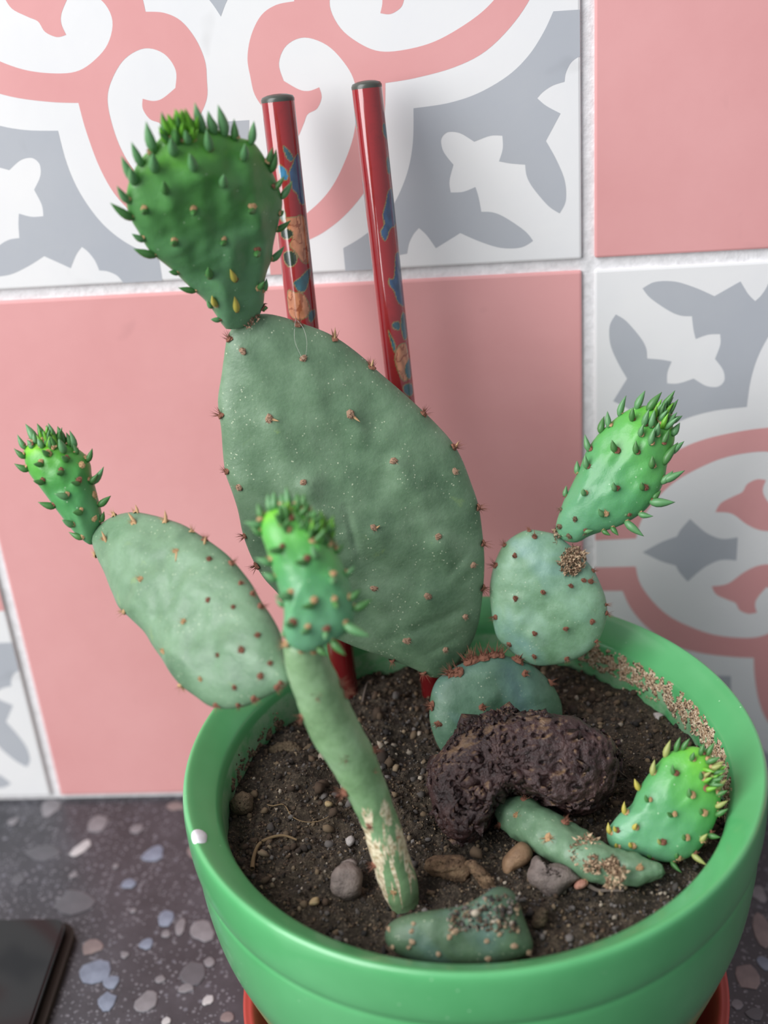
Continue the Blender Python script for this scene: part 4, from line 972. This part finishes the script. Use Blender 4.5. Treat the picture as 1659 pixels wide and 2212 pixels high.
def inside(px, py, poly):
    c = False; j = len(poly) - 1
    for i in range(len(poly)):
        if (poly[i][1] > py) != (poly[j][1] > py) and px < (poly[j][0] - poly[i][0]) * (py - poly[i][1]) / (poly[j][1] - poly[i][1]) + poly[i][0]: c = not c
        j = i
    return c
def pdist(px, py, poly):
    m = 9e9
    for i in range(len(poly)):
        ax, ay = poly[i - 1]; bx, by = poly[i]; vx, vy = bx - ax, by - ay; L = vx * vx + vy * vy
        t = max(0, min(1, ((px - ax) * vx + (py - ay) * vy) / L)) if L else 0
        m = min(m, (px - ax - t * vx) ** 2 + (py - ay - t * vy) ** 2)
    return math.sqrt(m)
def stick(idx, top_px, base_px, d_top, wt, wb, label):
    T3 = at(*top_px, d_top); B3 = onz(*base_px, SOILZ); B3 = B3 + (B3 - T3).normalized() * .012
    ax = (T3 - B3); Ln = ax.length; ax.normalize()
    rt = wt / 2 * depth_of(T3) / FPX; rb = wb / 2 * depth_of(B3) / FPX
    root = empty('lacquered_stick', B3)
    back = (CAMLOC - (T3 + B3) / 2); e_c = (back - ax * back.dot(ax)).normalized(); e_r = ax.cross(e_c).normalized()
    if e_r.dot(RM @ Vector((1, 0, 0))) < 0: e_r = -e_r
    polys = []
    for col, pl in DEC[idx]:
        qq = []
        for p in cr(*c7, pl):
            d = ray(*p); w0 = CAMLOC - B3; a_, b_, c_ = d.dot(d), d.dot(ax), 1.0; d_, e_ = d.dot(w0), ax.dot(w0); den = a_ * c_ - b_ * b_
            sa = (a_ * e_ - b_ * d_) / den; X = CAMLOC + d * ((b_ * e_ - c_ * d_) / den); A = B3 + ax * sa
            r = rb + (rt - rb) * sa / Ln; off = (X - A).dot(e_r)
            qq.append((math.asin(max(-.98, min(.98, off / r))) * r, sa))
        sm = [(v.x, v.y) for v in catmull([Vector((q[0], q[1], 0)) for q in qq], 3)]
        xs = [q[0] for q in sm]; ys = [q[1] for q in sm]; polys.append((col, sm, min(xs), max(xs), min(ys), max(ys)))
    for k, (col, sm, *_b) in enumerate(list(polys)):                 # the flowers run on round the back
        sh = (.0105 if k % 2 else -.0105); s2 = [(x + sh, y + .004) for x, y in sm]; xs = [q[0] for q in s2]; ys = [q[1] for q in s2]; polys.append((col, s2, min(xs), max(xs), min(ys), max(ys)))
    nh, na = 620, 96; vs, cols = [], []
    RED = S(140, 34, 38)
    for i in range(nh + 1):
        t = i / nh; s = Ln * t; r = rb + (rt - rb) * t
        for k in range(na):
            th = 2 * math.pi * k / na - math.pi; x = th * r; foot_shade = .45 + .55 * min(1, max(0, (t - .15) / .45))  # shade painted into the red, darkening the lower shaft towards the soil
            vs.append(e_c * (r * math.cos(th)) + e_r * (r * math.sin(th)) + ax * s); c = tuple(v * foot_shade for v in RED[:3]) + (1,)
            for col, sm, x0, x1, y0, y1 in polys:
                if x0 - .0004 < x < x1 + .0004 and y0 - .0004 < s < y1 + .0004:
                    ins = inside(x, s, sm); dd = pdist(x, s, sm)
                    if dd < .00016: c = OL if not ins else S(132, 112, 76)
                    elif ins:
                        w = noise.noise(Vector((x * 900, s * 450, idx))); c = tuple(v * (1 + .45 * w) for v in col[:3]) + (1,)
                        if col is OR and abs(noise.noise(Vector((x * 420, s * 260, idx + 9)))) < .06: c = S(140, 76, 50)
            cols.append(c)
    fs = [(i * na + k, i * na + (k + 1) % na, (i + 1) * na + (k + 1) % na, (i + 1) * na + k) for i in range(nh) for k in range(na)]
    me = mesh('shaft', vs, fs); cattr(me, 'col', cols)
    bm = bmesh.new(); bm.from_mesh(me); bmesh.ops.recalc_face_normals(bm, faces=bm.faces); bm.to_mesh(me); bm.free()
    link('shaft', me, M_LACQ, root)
    vs, fs = [], []; n = 48; rings = ((1.0, -.0006), (1.01, .0002), (.93, .0009), (.6, .0014), (.25, .0016))
    for f, z in rings:
        for k in range(n): a = 2 * math.pi * k / n; vs.append(ax * (Ln + z) + (e_c * math.cos(a) + e_r * math.sin(a)) * rt * f)
    for i in range(len(rings) - 1):
        for k in range(n): fs.append((i * n + k, i * n + (k + 1) % n, (i + 1) * n + (k + 1) % n, (i + 1) * n + k))
    fs.append(tuple((len(rings) - 1) * n + k for k in range(n)))
    tag(link('end_cap', mesh('end_cap', vs, fs), M_CAP, root), 'dark domed end cap')
    tag(root, label, 'chopstick', 'red lacquered sticks')
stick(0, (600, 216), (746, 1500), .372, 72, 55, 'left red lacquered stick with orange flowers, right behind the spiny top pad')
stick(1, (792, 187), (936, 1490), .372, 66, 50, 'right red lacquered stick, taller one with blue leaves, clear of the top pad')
